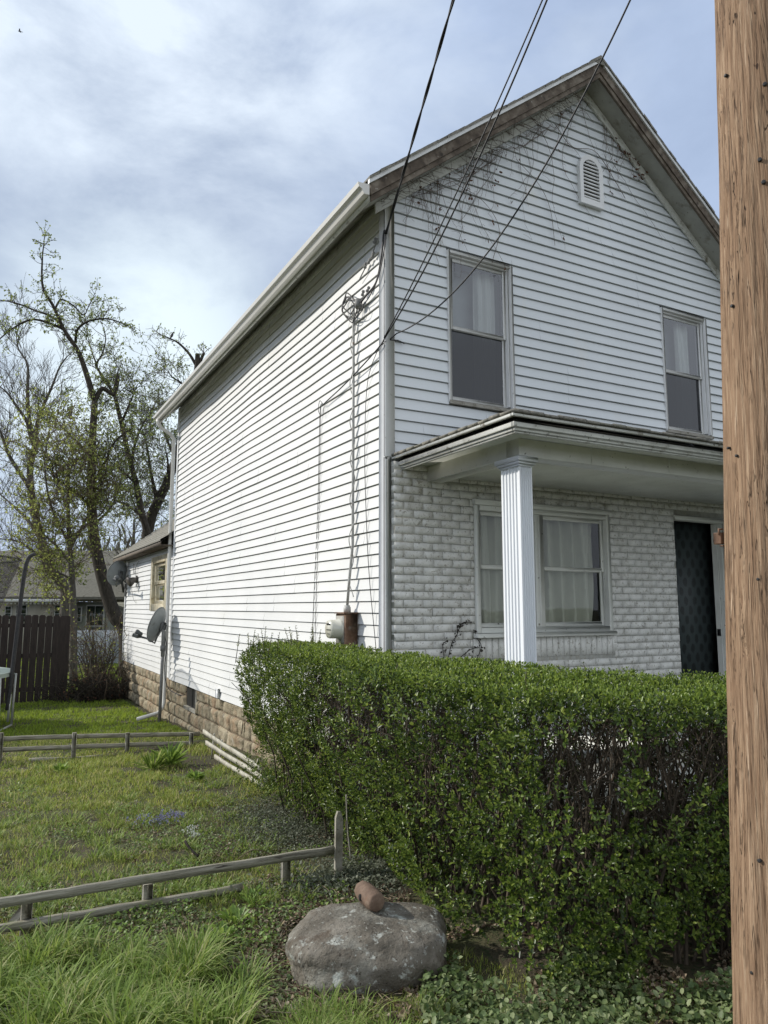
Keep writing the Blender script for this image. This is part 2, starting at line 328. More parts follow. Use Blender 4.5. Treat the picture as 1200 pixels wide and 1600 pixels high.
# wood of the utility pole: grain stretched up the pole, checks and knots
def polemat():
    m = bpy.data.materials.new('pole_wood'); m.use_nodes = True; t = m.node_tree; p = t.nodes['Principled BSDF']
    tcn = nn(t, 'ShaderNodeTexCoord')
    def nz(s_, sc, d_=8, di=.3, loc=(0, 0, 0)):
        mp = nn(t, 'ShaderNodeMapping'); mp.inputs['Scale'].default_value = sc; mp.inputs['Location'].default_value = loc; t.links.new(tcn.outputs['Object'], mp.inputs[0])
        n = nn(t, 'ShaderNodeTexNoise'); n.inputs['Scale'].default_value = s_; n.inputs['Detail'].default_value = d_; n.inputs['Roughness'].default_value = .65; n.inputs['Distortion'].default_value = di
        t.links.new(mp.outputs[0], n.inputs['Vector']); return n.outputs['Fac']
    def over(a, f, cc):
        x = nn(t, 'ShaderNodeMix', data_type='RGBA'); t.links.new(f, x.inputs[0]); t.links.new(a, x.inputs[6]); x.inputs[7].default_value = tuple(cc)+(1,); return x.outputs[2]
    col = ramp(t, nz(26, (4, 4, .13)), [(.30, (.14, .085, .05)), (.43, (.25, .16, .098)), (.55, (.32, .215, .135)), (.68, (.44, .32, .215))])
    col = over(col, ramp(t, nz(3, (1, 1, .5), 4, .2, (5, 1, 2)), [(.45, (0, 0, 0)), (.8, (.55, .55, .55))]), (.26, .165, .10))
    col = over(col, ramp(t, nz(16, (4, 4, .22), 5, .5, (2, 7, 1)), [(.62, (0, 0, 0)), (.70, (.8, .8, .8))]), (.54, .41, .29))
    cr = ramp(t, nz(11, (4, 4, .13), 3, 1.2, (9, 3, 4)), [(.484, (0, 0, 0)), (.4985, (1, 1, 1)), (.513, (0, 0, 0))])
    msk = ramp(t, nz(4, (1.5, 1.5, .6), 3, 0, (1, 8, 6)), [(.45, (0, 0, 0)), (.6, (1, 1, 1))])
    mm = nn(t, 'ShaderNodeMath', operation='MULTIPLY'); t.links.new(cr, mm.inputs[0]); t.links.new(msk, mm.inputs[1])
    col = over(col, mm.outputs[0], (.05, .03, .02))
    kn = ramp(t, nz(30, (1, 1, .45), 2, 0, (4, 4, 4)), [(.735, (0, 0, 0)), (.76, (1, 1, 1))]); col = over(col, kn, (.06, .035, .022))
    t.links.new(col, p.inputs['Base Color']); p.inputs['Roughness'].default_value = .85; p.inputs['Specular IOR Level'].default_value = .25
    hh = nn(t, 'ShaderNodeMath', operation='SUBTRACT'); t.links.new(nz(15, (4, 4, .25), 9), hh.inputs[0]); t.links.new(mm.outputs[0], hh.inputs[1])
    b = nn(t, 'ShaderNodeBump'); b.inputs['Strength'].default_value = 1.0; b.inputs['Distance'].default_value = .014; t.links.new(hh.outputs[0], b.inputs['Height']); t.links.new(b.outputs[0], p.inputs['Normal'])
    MATS['pole_wood'] = m
polemat()
def damask():
    m = bpy.data.materials.new('damask'); m.use_nodes = True; t = m.node_tree; p = t.nodes['Principled BSDF']
    tcn = nn(t, 'ShaderNodeTexCoord'); mp = nn(t, 'ShaderNodeMapping'); mp.inputs['Scale'].default_value = (7.5, 0, 4.6); mp.inputs['Rotation'].default_value = (0, R(45), 0)
    mp.vector_type = 'POINT'
    ms = nn(t, 'ShaderNodeVectorMath', operation='MULTIPLY'); ms.inputs[1].default_value = (1.5, 0, 1); t.links.new(tcn.outputs['Object'], ms.inputs[0]); t.links.new(ms.outputs[0], mp.inputs[0])
    mp.inputs['Scale'].default_value = (6.5, 1, 6.5)
    v = nn(t, 'ShaderNodeTexVoronoi'); v.inputs['Scale'].default_value = 1.0; v.inputs['Randomness'].default_value = 0; t.links.new(mp.outputs[0], v.inputs['Vector'])
    n = nn(t, 'ShaderNodeTexNoise'); n.inputs['Scale'].default_value = 30; t.links.new(tcn.outputs['Object'], n.inputs['Vector'])
    a = nn(t, 'ShaderNodeMath', operation='MULTIPLY_ADD'); t.links.new(n.outputs['Fac'], a.inputs[0]); a.inputs[1].default_value = .3; t.links.new(v.outputs['Distance'], a.inputs[2])
    t.links.new(ramp(t, a.outputs[0], [(.42, (.012, .017, .017)), (.54, (.036, .05, .05))]), p.inputs['Base Color']); p.inputs['Roughness'].default_value = .6
    MATS['damask'] = m
damask()

# ---------------------------------------------------------------- ground
def ground():
    def axis(lo, hi, a, b, step):
        xs = list(np.arange(a, b+1e-6, step)); s_ = step; x = a
        while x > lo: s_ *= 1.35; x -= s_; xs.insert(0, x)
        s_ = step; x = b
        while x < hi: s_ *= 1.35; x += s_; xs.append(x)
        return np.array(xs)
    X = axis(-700, 700, -5, 7, .12); Y = axis(-300, 1200, 1, 21, .12)
    gx, gy = np.meshgrid(X, Y, indexing='ij'); z = gh(gx, gy)
    near = (np.abs(gx) < 8) & (gy < 22)
    z = z+np.where(near, .018*(vn(gx, gy, 7, 3)-.5), 0)
    V = np.stack([gx, gy, z], -1).reshape(-1, 3); nx, ny = len(X), len(Y)
    i, j = np.meshgrid(np.arange(nx-1), np.arange(ny-1), indexing='ij'); a = (i*ny+j).ravel()
    o = npobj('ground', V, [np.stack([a, a+ny, a+ny+1, a+1], 1)], M['turf'], smooth=True); tag(o, kind='structure')
ground()

# ================================================================ THE HOUSE
XS, YF, YB, XR = 3.134, 5.809, 14.385, 8.31        # side wall, front wall, back wall, right wall
XA, ZA, SL = 5.72, 6.10, .79                        # ridge
YW = 19.9                                           # end of the low rear wing
house = empty('farmhouse', (5.7, 10, -2.1), 'two storey white sided house with gable front, brick porch wall and low rear wing', 'house')
PC = .1076
def siding(name, mt, axis, plane, z0, z1, rng_u, holes, parent, wav=.003, step=.35, back=.003, label=None):
    mb = MB(); n = int(math.ceil((z1-z0)/PC)); out_s = -1
    def P(u, o, z):
        ww = wav*(math.sin(u*1.9+z*.7)+.7*math.sin(u*.77+z*2.1+1)+.5*math.sin(u*4.3+z*1.3)) if wav else 0
        if axis == 'y': return (plane-o-ww, u, z)       # side wall: u runs along y
        return (u, plane-o-ww, z)
    for k in range(n):
        zb = z0+k*PC; zt = min(zb+PC, z1); zm = (zb+zt)/2
        ub0, ub1 = rng_u(zb); ut0, ut1 = rng_u(zt)
        if ub1-ub0 < .03: continue
        segs = [(ub0, ub1, ut0, ut1)]
        for (h0, h1, hz0, hz1) in holes:
            if hz0 < zm < hz1:
                ns = []
                for (a, b, c_, d_) in segs:
                    if h1 <= a or h0 >= b: ns.append((a, b, c_, d_)); continue
                    if h0 > a: ns.append((a, h0, c_, h0))
                    if h1 < b: ns.append((h1, b, h1, d_))
                segs = ns
        j1 = random.uniform(-.0015, .0015)
        if k % 2 == 0: ju = [random.uniform(ub0, ub1) for _ in range(2)]
        for (a, b, c_, d_) in segs:
            m_ = max(1, int((b-a)/step)); dd = random.uniform(.0, .002)
            for q in range(m_):
                u0 = a+(b-a)*q/m_; u1 = a+(b-a)*(q+1)/m_; t0 = c_+(d_-c_)*q/m_; t1 = c_+(d_-c_)*(q+1)/m_
                o = .019+dd+.0022*sum(u0 > jj for jj in ju)
                gr = .009 if k < n-1 else 0
                mb.face(P(u0, o, zb+j1), P(u1, o, zb+j1), P(t1, back, zt-gr), P(t0, back, zt-gr))
                mb.face(P(t0, back, zt-gr), P(t1, back, zt-gr), P(t1, -.016, zt-gr-.001), P(t0, -.016, zt-gr-.001)); mb.face(P(t0, -.016, zt-gr-.001), P(t1, -.016, zt-gr-.001), P(t1, -.016, zt+.004), P(t0, -.016, zt+.004))
                mb.face(P(u0, o, zb+j1), P(u0, -.015, zb+j1), P(u1, -.015, zb+j1), P(u1, o, zb+j1))
    o = mb.build(name, M[mt], parent)
    if label: o['label'] = label
    return o
# measured openings
w1 = (3.845, 4.585, 2.00, 3.50); w2 = (6.85, 7.575, 2.06, 3.50)
ZS = -1.34                                          # bottom edge of the siding
siding('side_wall', 'side_siding', 'y', XS, ZS, 3.97, lambda z: (YF+.05, YB), [], house, .005)
gl = lambda z: (max(XS+.03, XA-(ZA-.12-z)/SL), min(XR-.03, XA+(ZA-.12-z)/SL))
siding('gable_wall', 'siding', 'x', YF, 1.30, ZA-.2, gl, [(w1[0]-.03, w1[1]+.03, w1[2]-.05, w1[3]+.03), (w2[0]-.03, w2[1]+.03, w2[2]-.05, w2[3]+.03)], house, .003)
b = MB()                                            # plain walls behind, the two far sides and the back
b.box((XR-.06, YF, -2.3), (XR, YB, 3.97)); b.box((XS+.06, YB-.06, -2.3), (XR-.06, YB, 3.97))
b.prism([(XS, YB-.05, 3.97), (XR, YB-.05, 3.97), (XA, YB-.05, ZA-.12)], (0, .05, 0))
b.build('outer_wall', M['siding'], house)
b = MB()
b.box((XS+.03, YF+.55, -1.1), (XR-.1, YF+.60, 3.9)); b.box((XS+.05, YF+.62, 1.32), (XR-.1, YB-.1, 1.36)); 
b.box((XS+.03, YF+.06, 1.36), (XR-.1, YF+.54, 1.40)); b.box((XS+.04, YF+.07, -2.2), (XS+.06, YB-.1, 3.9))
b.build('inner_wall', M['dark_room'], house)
# wing
siding('rear_wing_wall', 'side_siding', 'y', XS+.012, ZS+.01, 1.27, lambda z: (YB+.02, YW), [(14.97, 16.60, -.08, 1.04)], house, .005)
b = MB(); b.box((XS+.15, YW-.08, -2.3), (8.0, YW-.02, 1.3)); b.build('rear_wing_end', M['siding'], house)
b = MB(); zt = 1.33; zr = 2.9; xw0, xw1 = XS-.28, 8.3; xm = 5.7     # wing roof: hip end sloping down to its far eave
y0, y1 = YB+.02, YW+.55
zt = 1.30; zr = zt-.06+.737*(xm-xw0)
for s_ in (-1, 1):
    xe_ = xw0 if s_ < 0 else xw1; nr = 18
    for k in range(nr):
        t0, t1 = k/nr, (k+1)/nr; xa, xb = xm+(xe_-xm)*t0, xm+(xe_-xm)*t1; za, zb = zr+.04+(zt-.06-zr)*t0, zr+.04+(zt-.06-zr)*t1
        b.face((xa, y0, za), (xa, y1, za), (xb, y1, zb+.02), (xb, y0, zb+.02)); b.face((xb, y0, zb+.02), (xb, y1, zb+.02), (xb, y1, zb-.01), (xb, y0, zb-.01))
    b.face((xm, y0, zr), (xm, y1, zr), (xe_, y1, zt-.06), (xe_, y0, zt-.06)); b.face((xm, y1, zr), (xm, y1, zr+.05), (xe_, y1, zt-.02), (xe_, y1, zt-.06))
b.build('rear_wing_roof', M['shingles'], house)
b = MB(); b.box((xw0, y0, zt-.13), (xw0+.02, y1, zt-.062)); b.box((xw0+.02, y0, zt-.12), (XS, y1-.02, zt-.10)); b.prism([(XS+.1, YW-.05, zt-.1), (8.1, YW-.05, zt-.1), (xm, YW-.05, zr-.08)], (0, .04, 0))
b.build('rear_wing_fascia', M['weathered_board'], house)
# corner posts
b = MB()
b.box((XS-.030, YF-.035, ZS-.01), (XS-.004, YF+.085, 3.96), .004); b.box((XS-.03, YF-.040, 1.36), (XS+.075, YF-.012, 3.93), .004); b.box((XS-.032, YF-.045, ZS-.02), (XS+.02, YF-.036, 1.34), .003)
b.box((XS-.03, YF-.035, ZS), (XS+.045, YF-.01, 1.36), .003)
b.build('corner_post', M['trim_white'], house)
b = MB(); b.box((XS-.03, YB-.07, ZS), (XS-.004, YB+.018, 3.9), .004); b.build('corner_post', M['trim_white'], house); b = MB(); b.box((XS-.03, YW-.07, ZS), (XS+.02, YW+.02, 1.3), .004); b.build('corner_post', M['trim_white'], house)
# main roof
b = MB(); YR0, YR1 = YF-.30, YB+.30; xe0 = 2.80; xe1 = XA+(XA-xe0)
zE = ZA-SL*(XA-xe0)
T = .035; rows = 28
for s_ in (-1, 1):
    xe = xe0 if s_ < 0 else xe1
    for r_ in range(rows):                          # shingle courses overlapping down the slope
        t0, t1 = r_/rows, (r_+1)/rows
        xa, xb = XA+(xe-XA)*t0, XA+(xe-XA)*t1; za, zb = ZA+.05+(zE-ZA)*t0, ZA+.05+(zE-ZA)*t1
        n = 30
        for q in range(n):
            ya = YR0-.02+(YR1-YR0+.04)*q/n; yb = YR0-.02+(YR1-YR0+.04)*(q+1)/n; l1 = random.uniform(.006, .016)
            b.face((xa, ya, za), (xa, yb, za), (xb, yb, zb+l1), (xb, ya, zb+l1)); b.face((xb, ya, zb+l1), (xb, yb, zb+l1), (xb, yb, zb-.012), (xb, ya, zb-.012))
            if q == 0:
                l2 = random.uniform(-.012, .006)
                b.face((xa, ya+l2, za+.012), (xb, ya+l2, zb+l1), (xb, ya+l2, zb-.02), (xa, ya+l2, za-.02))
    b.face((XA, YR0, ZA), (XA, YR1, ZA), (xe, YR1, zE), (xe, YR0, zE))
b.prism([(XA-.15, YR0-.015, ZA-.045), (XA, YR0-.015, ZA+.07), (XA+.15, YR0-.015, ZA-.045)], (0, YR1-YR0, 0))
b.build('roof', M['shingles'], house)
def slope_board(name, mt, dz0, dz1, ya, yb, x_in=0.0, ext=0.0):
    m_ = MB()
    for s_ in (-1, 1):
        xe = XA+s_*(XA-xe0+ext); ze = ZA-SL*(XA-xe0+ext)
        m_.prism([(XA, ya, ZA+dz1), (XA, ya, ZA+dz0), (xe, ya, ze+dz0), (xe, ya, ze+dz1)], (0, yb-ya, 0))
    return m_.build(name, M[mt], house)
slope_board('drip_edge', 'trim_white', -.010, .034, YR0-.012, YR0+.02)
slope_board('rake_board', 'weathered_board', -.125, -.012, YR0+.006, YR0+.03, ext=-.02)
slope_board('rake_moulding', 'weathered_board', -.185, -.127, YR0+.018, YR0+.045, ext=-.03)
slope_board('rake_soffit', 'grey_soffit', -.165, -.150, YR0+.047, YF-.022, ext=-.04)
slope_board('gable_frieze', 'old_paint', -.275, -.168, YF-.045, YF-.022, ext=-.20)
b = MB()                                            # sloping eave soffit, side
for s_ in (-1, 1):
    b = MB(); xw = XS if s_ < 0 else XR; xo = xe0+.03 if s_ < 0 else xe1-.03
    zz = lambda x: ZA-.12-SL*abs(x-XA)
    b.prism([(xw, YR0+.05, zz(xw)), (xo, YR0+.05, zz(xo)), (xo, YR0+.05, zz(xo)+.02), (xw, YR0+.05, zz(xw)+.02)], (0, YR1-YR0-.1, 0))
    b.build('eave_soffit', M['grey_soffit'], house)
b = MB(); b.box((xe0+.004, YR0+.03, zE-.16), (xe0+.028, YR1, zE-.02)); b.box((XS-.022, YF+.10, 3.80), (XS-.004, YB-.08, 3.90)); b.build('fascia', M['old_paint'], house)
# gutter (K profile) along the left eave
b = MB(); gx0, gzt = xe0, zE-.025
prof = [(0, 0), (0, -.10), (-.055, -.10), (-.075, -.06), (-.105, -.045), (-.115, -.005), (-.105, -.002), (-.10, -.012)]
for i in range(len(prof)-1):
    a, c_ = prof[i], prof[i+1]; n = 24
    for q in range(n):
        ya = YR0-.01+(YR1-YR0+.05)*q/n; yb = YR0-.01+(YR1-YR0+.05)*(q+1)/n; s1 = -.012*math.sin(q/n*math.pi); s2 = -.012*math.sin((q+1)/n*math.pi)
        b.face((gx0+a[0], ya, gzt+a[1]+s1), (gx0+a[0], yb, gzt+a[1]+s2), (gx0+c_[0], yb, gzt+c_[1]+s2), (gx0+c_[0], ya, gzt+c_[1]+s1))
for yy in (YR0-.012, YR1+.042): b.prism([(gx0+p[0], yy, gzt+p[1]) for p in prof[:6]], (0, .003, 0))
b.build('gutter', M['gutter_metal'], house)
# downspout with elbow out of the gutter and kick-out at the ground
b = MB(); xd = XS-.075; yd = 14.50
pts = [(gx0-.055, yd, gzt-.10), (gx0-.055, yd, gzt-.17), (gx0+.0, yd, gzt-.26), (xd-.08, yd, gzt-.37), (xd, yd, gzt-.46), (xd, yd, 1.2), (xd, yd, -.3), (xd, yd-.0, -1.78), (xd-.03, yd-.03, -1.88), (xd-.12, yd-.08, -1.96), (xd-.50, yd-.12, -2.04)]
b.tube(pts, .036, 10); b.build('downspout', M['gutter_metal'], house, True)
# attic vent: arched louvre
vp = front(917, 290, YF-.03); vx, vz0, vz1 = 5.757, 4.50, 5.11; vw = .175
vent = MB()
def arch(r_, z0, top, n=14): return [(vx-r_, z0), (vx+r_, z0)]+[(vx+r_*math.cos(t), top-r_+r_*math.sin(t)) for t in np.linspace(0, math.pi, n)]
o_ = arch(vw, vz0, vz1); i_ = arch(vw-.055, vz0+.075, vz1-.055)
n = len(o_)
for k in range(n):
    j = (k+1) % n
    A, B, C_, D = o_[k], o_[j], i_[j], i_[k]
    f_ = lambda p, y: (p[0], y, p[1])
    vent.face(f_(A, YF-.065), f_(B, YF-.065), f_(C_, YF-.060), f_(D, YF-.060)); vent.face(f_(A, YF), f_(B, YF), f_(B, YF-.065), f_(A, YF-.065)); vent.face(f_(D, YF-.060), f_(C_, YF-.060), f_(C_, YF-.01), f_(D, YF-.01))
vo = vent.build('attic_vent', M['vinyl_white'], house)
lv = MB(); zz = vz0+.085
while zz < vz1-.07:
    half = vw-.055; t_ = zz+.02-(vz1-vw)
    if t_ > 0: half = math.sqrt(max(.0004, (vw-.055)**2-t_*t_))
    lv.prism([(vx-half, YF-.058, zz), (vx-half, YF-.052, zz-.004), (vx-half, YF-.022, zz+.024), (vx-half, YF-.028, zz+.028)], (2*half, 0, 0)); lv.box((vx-half, YF-.0605, zz-.004), (vx+half, YF-.0585, zz+.016)); zz += .043
lv.build('louvre', M['vinyl_white'], vo)
bk = MB(); bk.prism([(p[0], YF-.0225, p[1]) for p in arch(vw-.05, vz0+.07, vz1-.05)], (0, .003, 0)); bk.build('vent_backing', M['dark_void'], vo)
b = MB(); b.face(*[(u, YF-.004, z) for u, z in ((XS+.03, 1.3), (w1[0]-.02, 1.3), (w1[0]-.02, 3.9), (XS+.03, 3.9))])

# ---------- windows
def P_front(Y0): return lambda u, o, z: (u, Y0-o, z)
def P_side(X0): return lambda u, o, z: (X0-o, u, z)
def curtain(P, u0, u1, z0, z1, o, mt, par, amp=.018, fr=60, flare=0, name='curtain'):
    mb = MB(); n = max(14, int((u1-u0)*90)); m_ = 6; rows_ = []
    ph = random.random()*6
    for k in range(m_+1):
        z = z0+(z1-z0)*k/m_; row = []
        for i in range(n+1):
            t = i/n; u = u0+(u1-u0)*t+flare*(1-k/m_)*(t-.5)
            row.append(P(u, o+amp*math.sin(u*fr+ph+.6*math.sin(z*2.5+u*7))+.4*amp*math.sin(u*fr*2.3+z), z))
        rows_.append(row)
    for k in range(m_):
        for i in range(n): mb.face(rows_[k][i], rows_[k][i+1], rows_[k+1][i+1], rows_[k+1][i])
    return mb.build(name, M[mt], par, True)
def bars(mb, P, u0, u1, z0, z1, o0, o1, wd, bev=.003, sides='lrtb'):
    if 'l' in sides: mb.box(P(u0, o0, z0), P(u0+wd, o1, z1), bev)
    if 'r' in sides: mb.box(P(u1-wd, o0, z0), P(u1, o1, z1), bev)
    if 't' in sides: mb.box(P(u0+wd, o0, z1-wd), P(u1-wd, o1, z1), bev)
    if 'b' in sides: mb.box(P(u0+wd, o0, z0), P(u1-wd, o1, z0+wd), bev)
def sashes(P, u0, u1, z0, z1, zm, par, fm, gu, gl_, o=-.05, wd=.035):
    s_ = MB(); bars(s_, P, u0, u1, zm-.015, z1, o-.02, o, wd); s_.build('upper_sash', M[fm], par)
    s_ = MB(); bars(s_, P, u0, u1, z0, zm+.02, o-.045, o-.022, wd); s_.build('lower_sash', M[fm], par)
    g = MB(); g.face(P(u0+wd, o-.012, zm+.015), P(u1-wd, o-.012, zm+.015), P(u1-wd, o-.012, z1-wd), P(u0+wd, o-.012, z1-wd)); g.build('glass', M[gu], par)
    g = MB(); g.face(P(u0+wd, o-.034, z0+wd), P(u1-wd, o-.034, z0+wd), P(u1-wd, o-.034, zm-.015), P(u0+wd, o-.034, zm-.015)); g.build('glass', M[gl_], par)
for (u0, u1, z0, z1), lab in ((w1, 'upstairs window near the left corner, white frame with old weathered sill'), (w2, 'upstairs window near the right end, curtain drawn to the right')):
    P = P_front(YF); mb = MB()
    mb.box(P(u0-.03, -.02, z0-.03), P(u0, .034, z1+.03), .003); mb.box(P(u1, -.10, z0-.0), P(u1+.035, .034, z1+.03), .003)
    mb.box(P(u0, -.10, z1), P(u1, .034, z1+.03), .003); mb.box(P(u0-.0, -.10, z0), P(u0+.02, -.022, z1), .002)
    mb.box(P(u1-.022, -.10, z0+.02), P(u1-.001, .004, z1-.001), .002); mb.box(P(u0+.021, -.10, z1-.022), P(u1-.023, .004, z1-.001), .002)
    wo = mb.build('window', M['trim_white'], house); wo['label'] = lab
    s_ = MB(); s_.prism([P(u0-.025, .040, z0-.045), P(u0-.025, .040, z0-.012), P(u0-.025, -.05, z0+.018), P(u0-.025, -.05, z0-.045)], (u1-u0+.07, 0, 0)); s_.build('sill', M['old_sill'], wo)
    sashes(P, u0+.022, u1-.024, z0+.02, z1-.024, (z0+z1)/2+.0, wo, 'vinyl_white', 'glass_upper', 'glass_lower', -.02)
    curtain(P, u0+.42, u1-.06, z0+.03, z1-.02, -.16, 'curtain', wo, .022, 52, name='curtain')
    s_ = MB(); s_.face(*[P(a, -.30, c_) for a, c_ in ((u0-.1, z0), (u1+.1, z0), (u1+.1, z1), (u0-.1, z1))]); s_.build('roller_shade', M['shade_grey'], wo)
# porch windows, a pair
YBK = YF-.095                                       # face of the brick veneer
pa = front(742, 795, YBK-.02); pc_ = front(957, 985, YBK-.02)
pu0, pu1, pz0, pz1 = pa[0], front(955, 900, YBK-.02)[0], pc_[2], front(850, 797, YBK-.02)[2]
pm = front(843, 890, YBK-.02)[0]
P = P_front(YBK)
mb = MB(); bars(mb, P, pu0, pu1, pz0, pz1, -.09, .03, .05); mb.box(P(pm-.055, -.09, pz0+.05), P(pm+.055, .028, pz1-.05), .003)
mb.box(P(pu0-.015, -.02, pz1), P(pu1+.02, .045, pz1+.055), .004); mb.box(P(pm-.012, .028, pz0+.05), P(pm+.012, .036, pz1-.05), .002)
wo = mb.build('window', M['porch_paint'], house); wo['label'] = 'wide double window in the brick wall behind the porch column'
s_ = MB(); s_.box(P(pu0-.02, -.09, pz0-.045), P(pu1+.02, .06, pz0-.001), .004); s_.build('sill', M['porch_paint'], wo)
zm = front(900, 890, YBK-.02)[2]
for a, c_ in ((pu0+.052, pm-.057), (pm+.057, pu1-.052)):
    sashes(P, a, c_, pz0+.052, pz1-.052, zm, wo, 'porch_paint', 'glass_porch', 'glass_porch', -.02, .04)
    curtain(P, a+.01, c_-.03, pz0+.05, pz1-.03, -.13, 'curtain_grey', wo, .048, 34, flare=-.10)
# the wing's window
P = P_side(XS+.012); ku0, ku1, kz0, kz1 = 14.98, 16.58, -.07, 1.07
mb = MB(); bars(mb, P, ku0, ku1, kz0, kz1, -.08, .035, .14, .004); wo = mb.build('window', M['cream_wood'], house); wo['label'] = 'kitchen window in bare cream wood frame on the rear wing'
sashes(P, ku0+.142, ku1-.142, kz0+.142, kz1-.142, .50, wo, 'cream_wood', 'glass_porch', 'glass_lower', -.02, .07)
s_ = MB(); s_.box(P(ku0, -.3, kz0), P(ku1, -.28, kz1)); s_.build('roller_shade', M['shade_grey'], wo)

# ---------- brick front
def bricks(name, u0, u1, z0, z1, holes, parent):
    mb = MB(); mo = MB(); ch, bl, jt = .0733, .205, .0075; k = 0; z = z1-ch
    def brick(a, b_, c_, d_):
        if b_-a < .02: return
        n1, n2 = 3, 2; pr = random.uniform(-.002, .002)
        us = np.linspace(a, b_, n1+1); zs = np.linspace(c_, d_, n2+1); g = []
        for i, u in enumerate(us):
            for j, zz_ in enumerate(zs):
                ed = (i in (0, n1))+(j in (0, n2)); g.append((u+random.uniform(-.0025, .0025), YBK+pr-.001+random.uniform(-.0012, .0012), zz_+random.uniform(-.002, .002)))
        fs = [(i*(n2+1)+j, (i+1)*(n2+1)+j, (i+1)*(n2+1)+j+1, i*(n2+1)+j+1) for i in range(n1) for j in range(n2)]
        ring = [i*(n2+1) for i in range(n1+1)]+[n1*(n2+1)+j for j in range(1, n2+1)]+[i*(n2+1)+n2 for i in range(n1-1, -1, -1)]+[j for j in range(n2-1, 0, -1)]
        m0 = len(g); g += [(g[r_][0], YBK+.05, g[r_][2]) for r_ in ring]
        for q in range(len(ring)):
            q2 = (q+1) % len(ring); fs.append((ring[q], m0+q, m0+q2, ring[q2]))
        mb.idx(g, fs)
    while z > z0-.001:
        u = u0-(bl/2 if k % 2 else 0)+random.uniform(-.01, .01)
        while u < u1:
            segs = [(max(u, u0), min(u+bl, u1))]
            for (h0, h1, hz0, hz1) in holes:
                if z+ch > hz0+.01 and z < hz1-.01:
                    ns = []
                    for a, b_ in segs:
                        if h1 <= a or h0 >= b_: ns.append((a, b_)); continue
                        if h0 > a: ns.append((a, h0))
                        if h1 < b_: ns.append((h1, b_))
                    segs = ns
            for a, b_ in segs: brick(a+jt/2, b_-jt/2, z+jt/2, z+ch-jt/2)
            u += bl
        z -= ch; k += 1
    u = pu0-.03                                      # soldier course under the window
    while u < pu1+.03: brick(u+jt/2, u+.0733-jt/2, pz0-.05-.19, pz0-.052); u += .0733
    ob = mb.build(name, M['brick_paint'], parent)
    # mortar sheet with openings
    xs = sorted({u0+.004, u1, *[h for q in holes[:2] for h in q[:2]]}); zs = sorted({z0, z1, *[h for q in holes[:2] for h in q[2:]]})
    for i in range(len(xs)-1):
        for j in range(len(zs)-1):
            cx_, cz_ = (xs[i]+xs[i+1])/2, (zs[j]+zs[j+1])/2
            if any(h[0] < cx_ < h[1] and h[2] < cz_ < h[3] for h in holes[:2]): continue
            mo.box((xs[i], YBK+.0042, zs[j]), (xs[i+1], YBK+.085, zs[j+1]))
    mo.build('mortar', M['mortar'], ob)
dl = front(1053, 812, YBK); dr = front(1125, 812, YBK); DX0, DX1, DZ = dl[0], dr[0], dl[2]
bricks('brick_wall', XS+.03, XR-.02, -1.12, 1.315, [(pu0, pu1, pz0-.045, pz1), (DX0, DX1+.13, -1.1, DZ+.05), (pu0-.03, pu1+.03, pz0-.24, pz0-.04)], house)
# doorway
P = P_front(YBK); mb = MB()
mb.box(P(DX1, -.10, -1.04), P(DX1+.05, .0, DZ), .003); mb.box(P(DX1+.05, -.08, -1.04), P(DX1+.13, .022, DZ+.05), .004); mb.box(P(DX0-.005, -.08, DZ), P(DX1+.05, .02, DZ+.05), .004)
mb.box(P(DX1-.02, -.12, -1.04), P(DX1, -.05, DZ-.001), .003)
do = mb.build('door_frame', M['porch_paint'], house)
s_ = MB(); s_.box((DX0-.1, YBK+.20, -1.04), (DX1+.1, YBK+.22, DZ+.05)); s_.build('patterned_wallpaper', M['damask'], do)
s_ = MB(); s_.box((DX0-.02, YBK+.01, -1.04), (DX0+.0, YBK+.19, DZ)); s_.box((DX1+.06, YBK+.11, -1.04), (DX1+.08, YBK+.19, DZ)); s_.box((DX0-.02, YBK+.1, DZ+.005), (DX1+.08, YBK+.19, DZ+.025)); s_.build('door_jamb', M['dark_room'], do)
s_ = MB(); s_.box(P(DX1-.024, -.105, -.33), P(DX1-.019, -.06, -.25)); s_.build('hinge', M['black_print'], do)

# ---------- porch
EX, EY = 3.19, 4.02; ZP = 1.30                      # eave corner
b = MB(); ez = front(800, 640, EY)[2]-.045; zw = 1.97; XE = 8.65
# hip roof skin
hp = .0
sl_ = [(EX, EY, ez), (XE, EY, ez), (XE-1.55, YF-.02, zw), (EX+1.45, YF-.02, zw)]
b.prism(sl_, (0, 0, .03)); b.prism([(EX, EY, ez), (EX+1.45, YF-.02, zw), (EX, YF-.02, ez+.02)], (0, 0, .03)); b.prism([(XE, EY, ez), (XE, YF-.02, ez+.02), (XE-1.55, YF-.02, zw)], (0, 0, .03))
for q in range(40):                                 # ragged shingle butts above the drip edge
    u = EX+q*.135; b.box((u, EY-.02, ez+.026+random.uniform(0, .008)), (u+.13, EY+.12, ez+.046+random.uniform(0, .01)))
for q in range(13):
    u = EY+q*.135; b.box((EX-.02, u, ez+.027+random.uniform(0, .008)), (EX+.11, u+.13, ez+.045+random.uniform(0, .01)))
b.build('porch_roof', M['shingles'], house)
b = MB()                                            # stepped eave moulding
for (o, za, zb_) in ((-.015, .002, .022), (.020, -.062, -.028), (.040, -.085, -.064), (.055, -.100, -.087)):
    b.box((EX+o, EY+o, ez+za), (XE-o, EY+o+.03, ez+zb_), .003); b.box((EX+o, EY+o+.03, ez+za), (EX+o+.03, YF-.03, ez+zb_), .003)
b.build('porch_fascia', M['old_paint'], house)
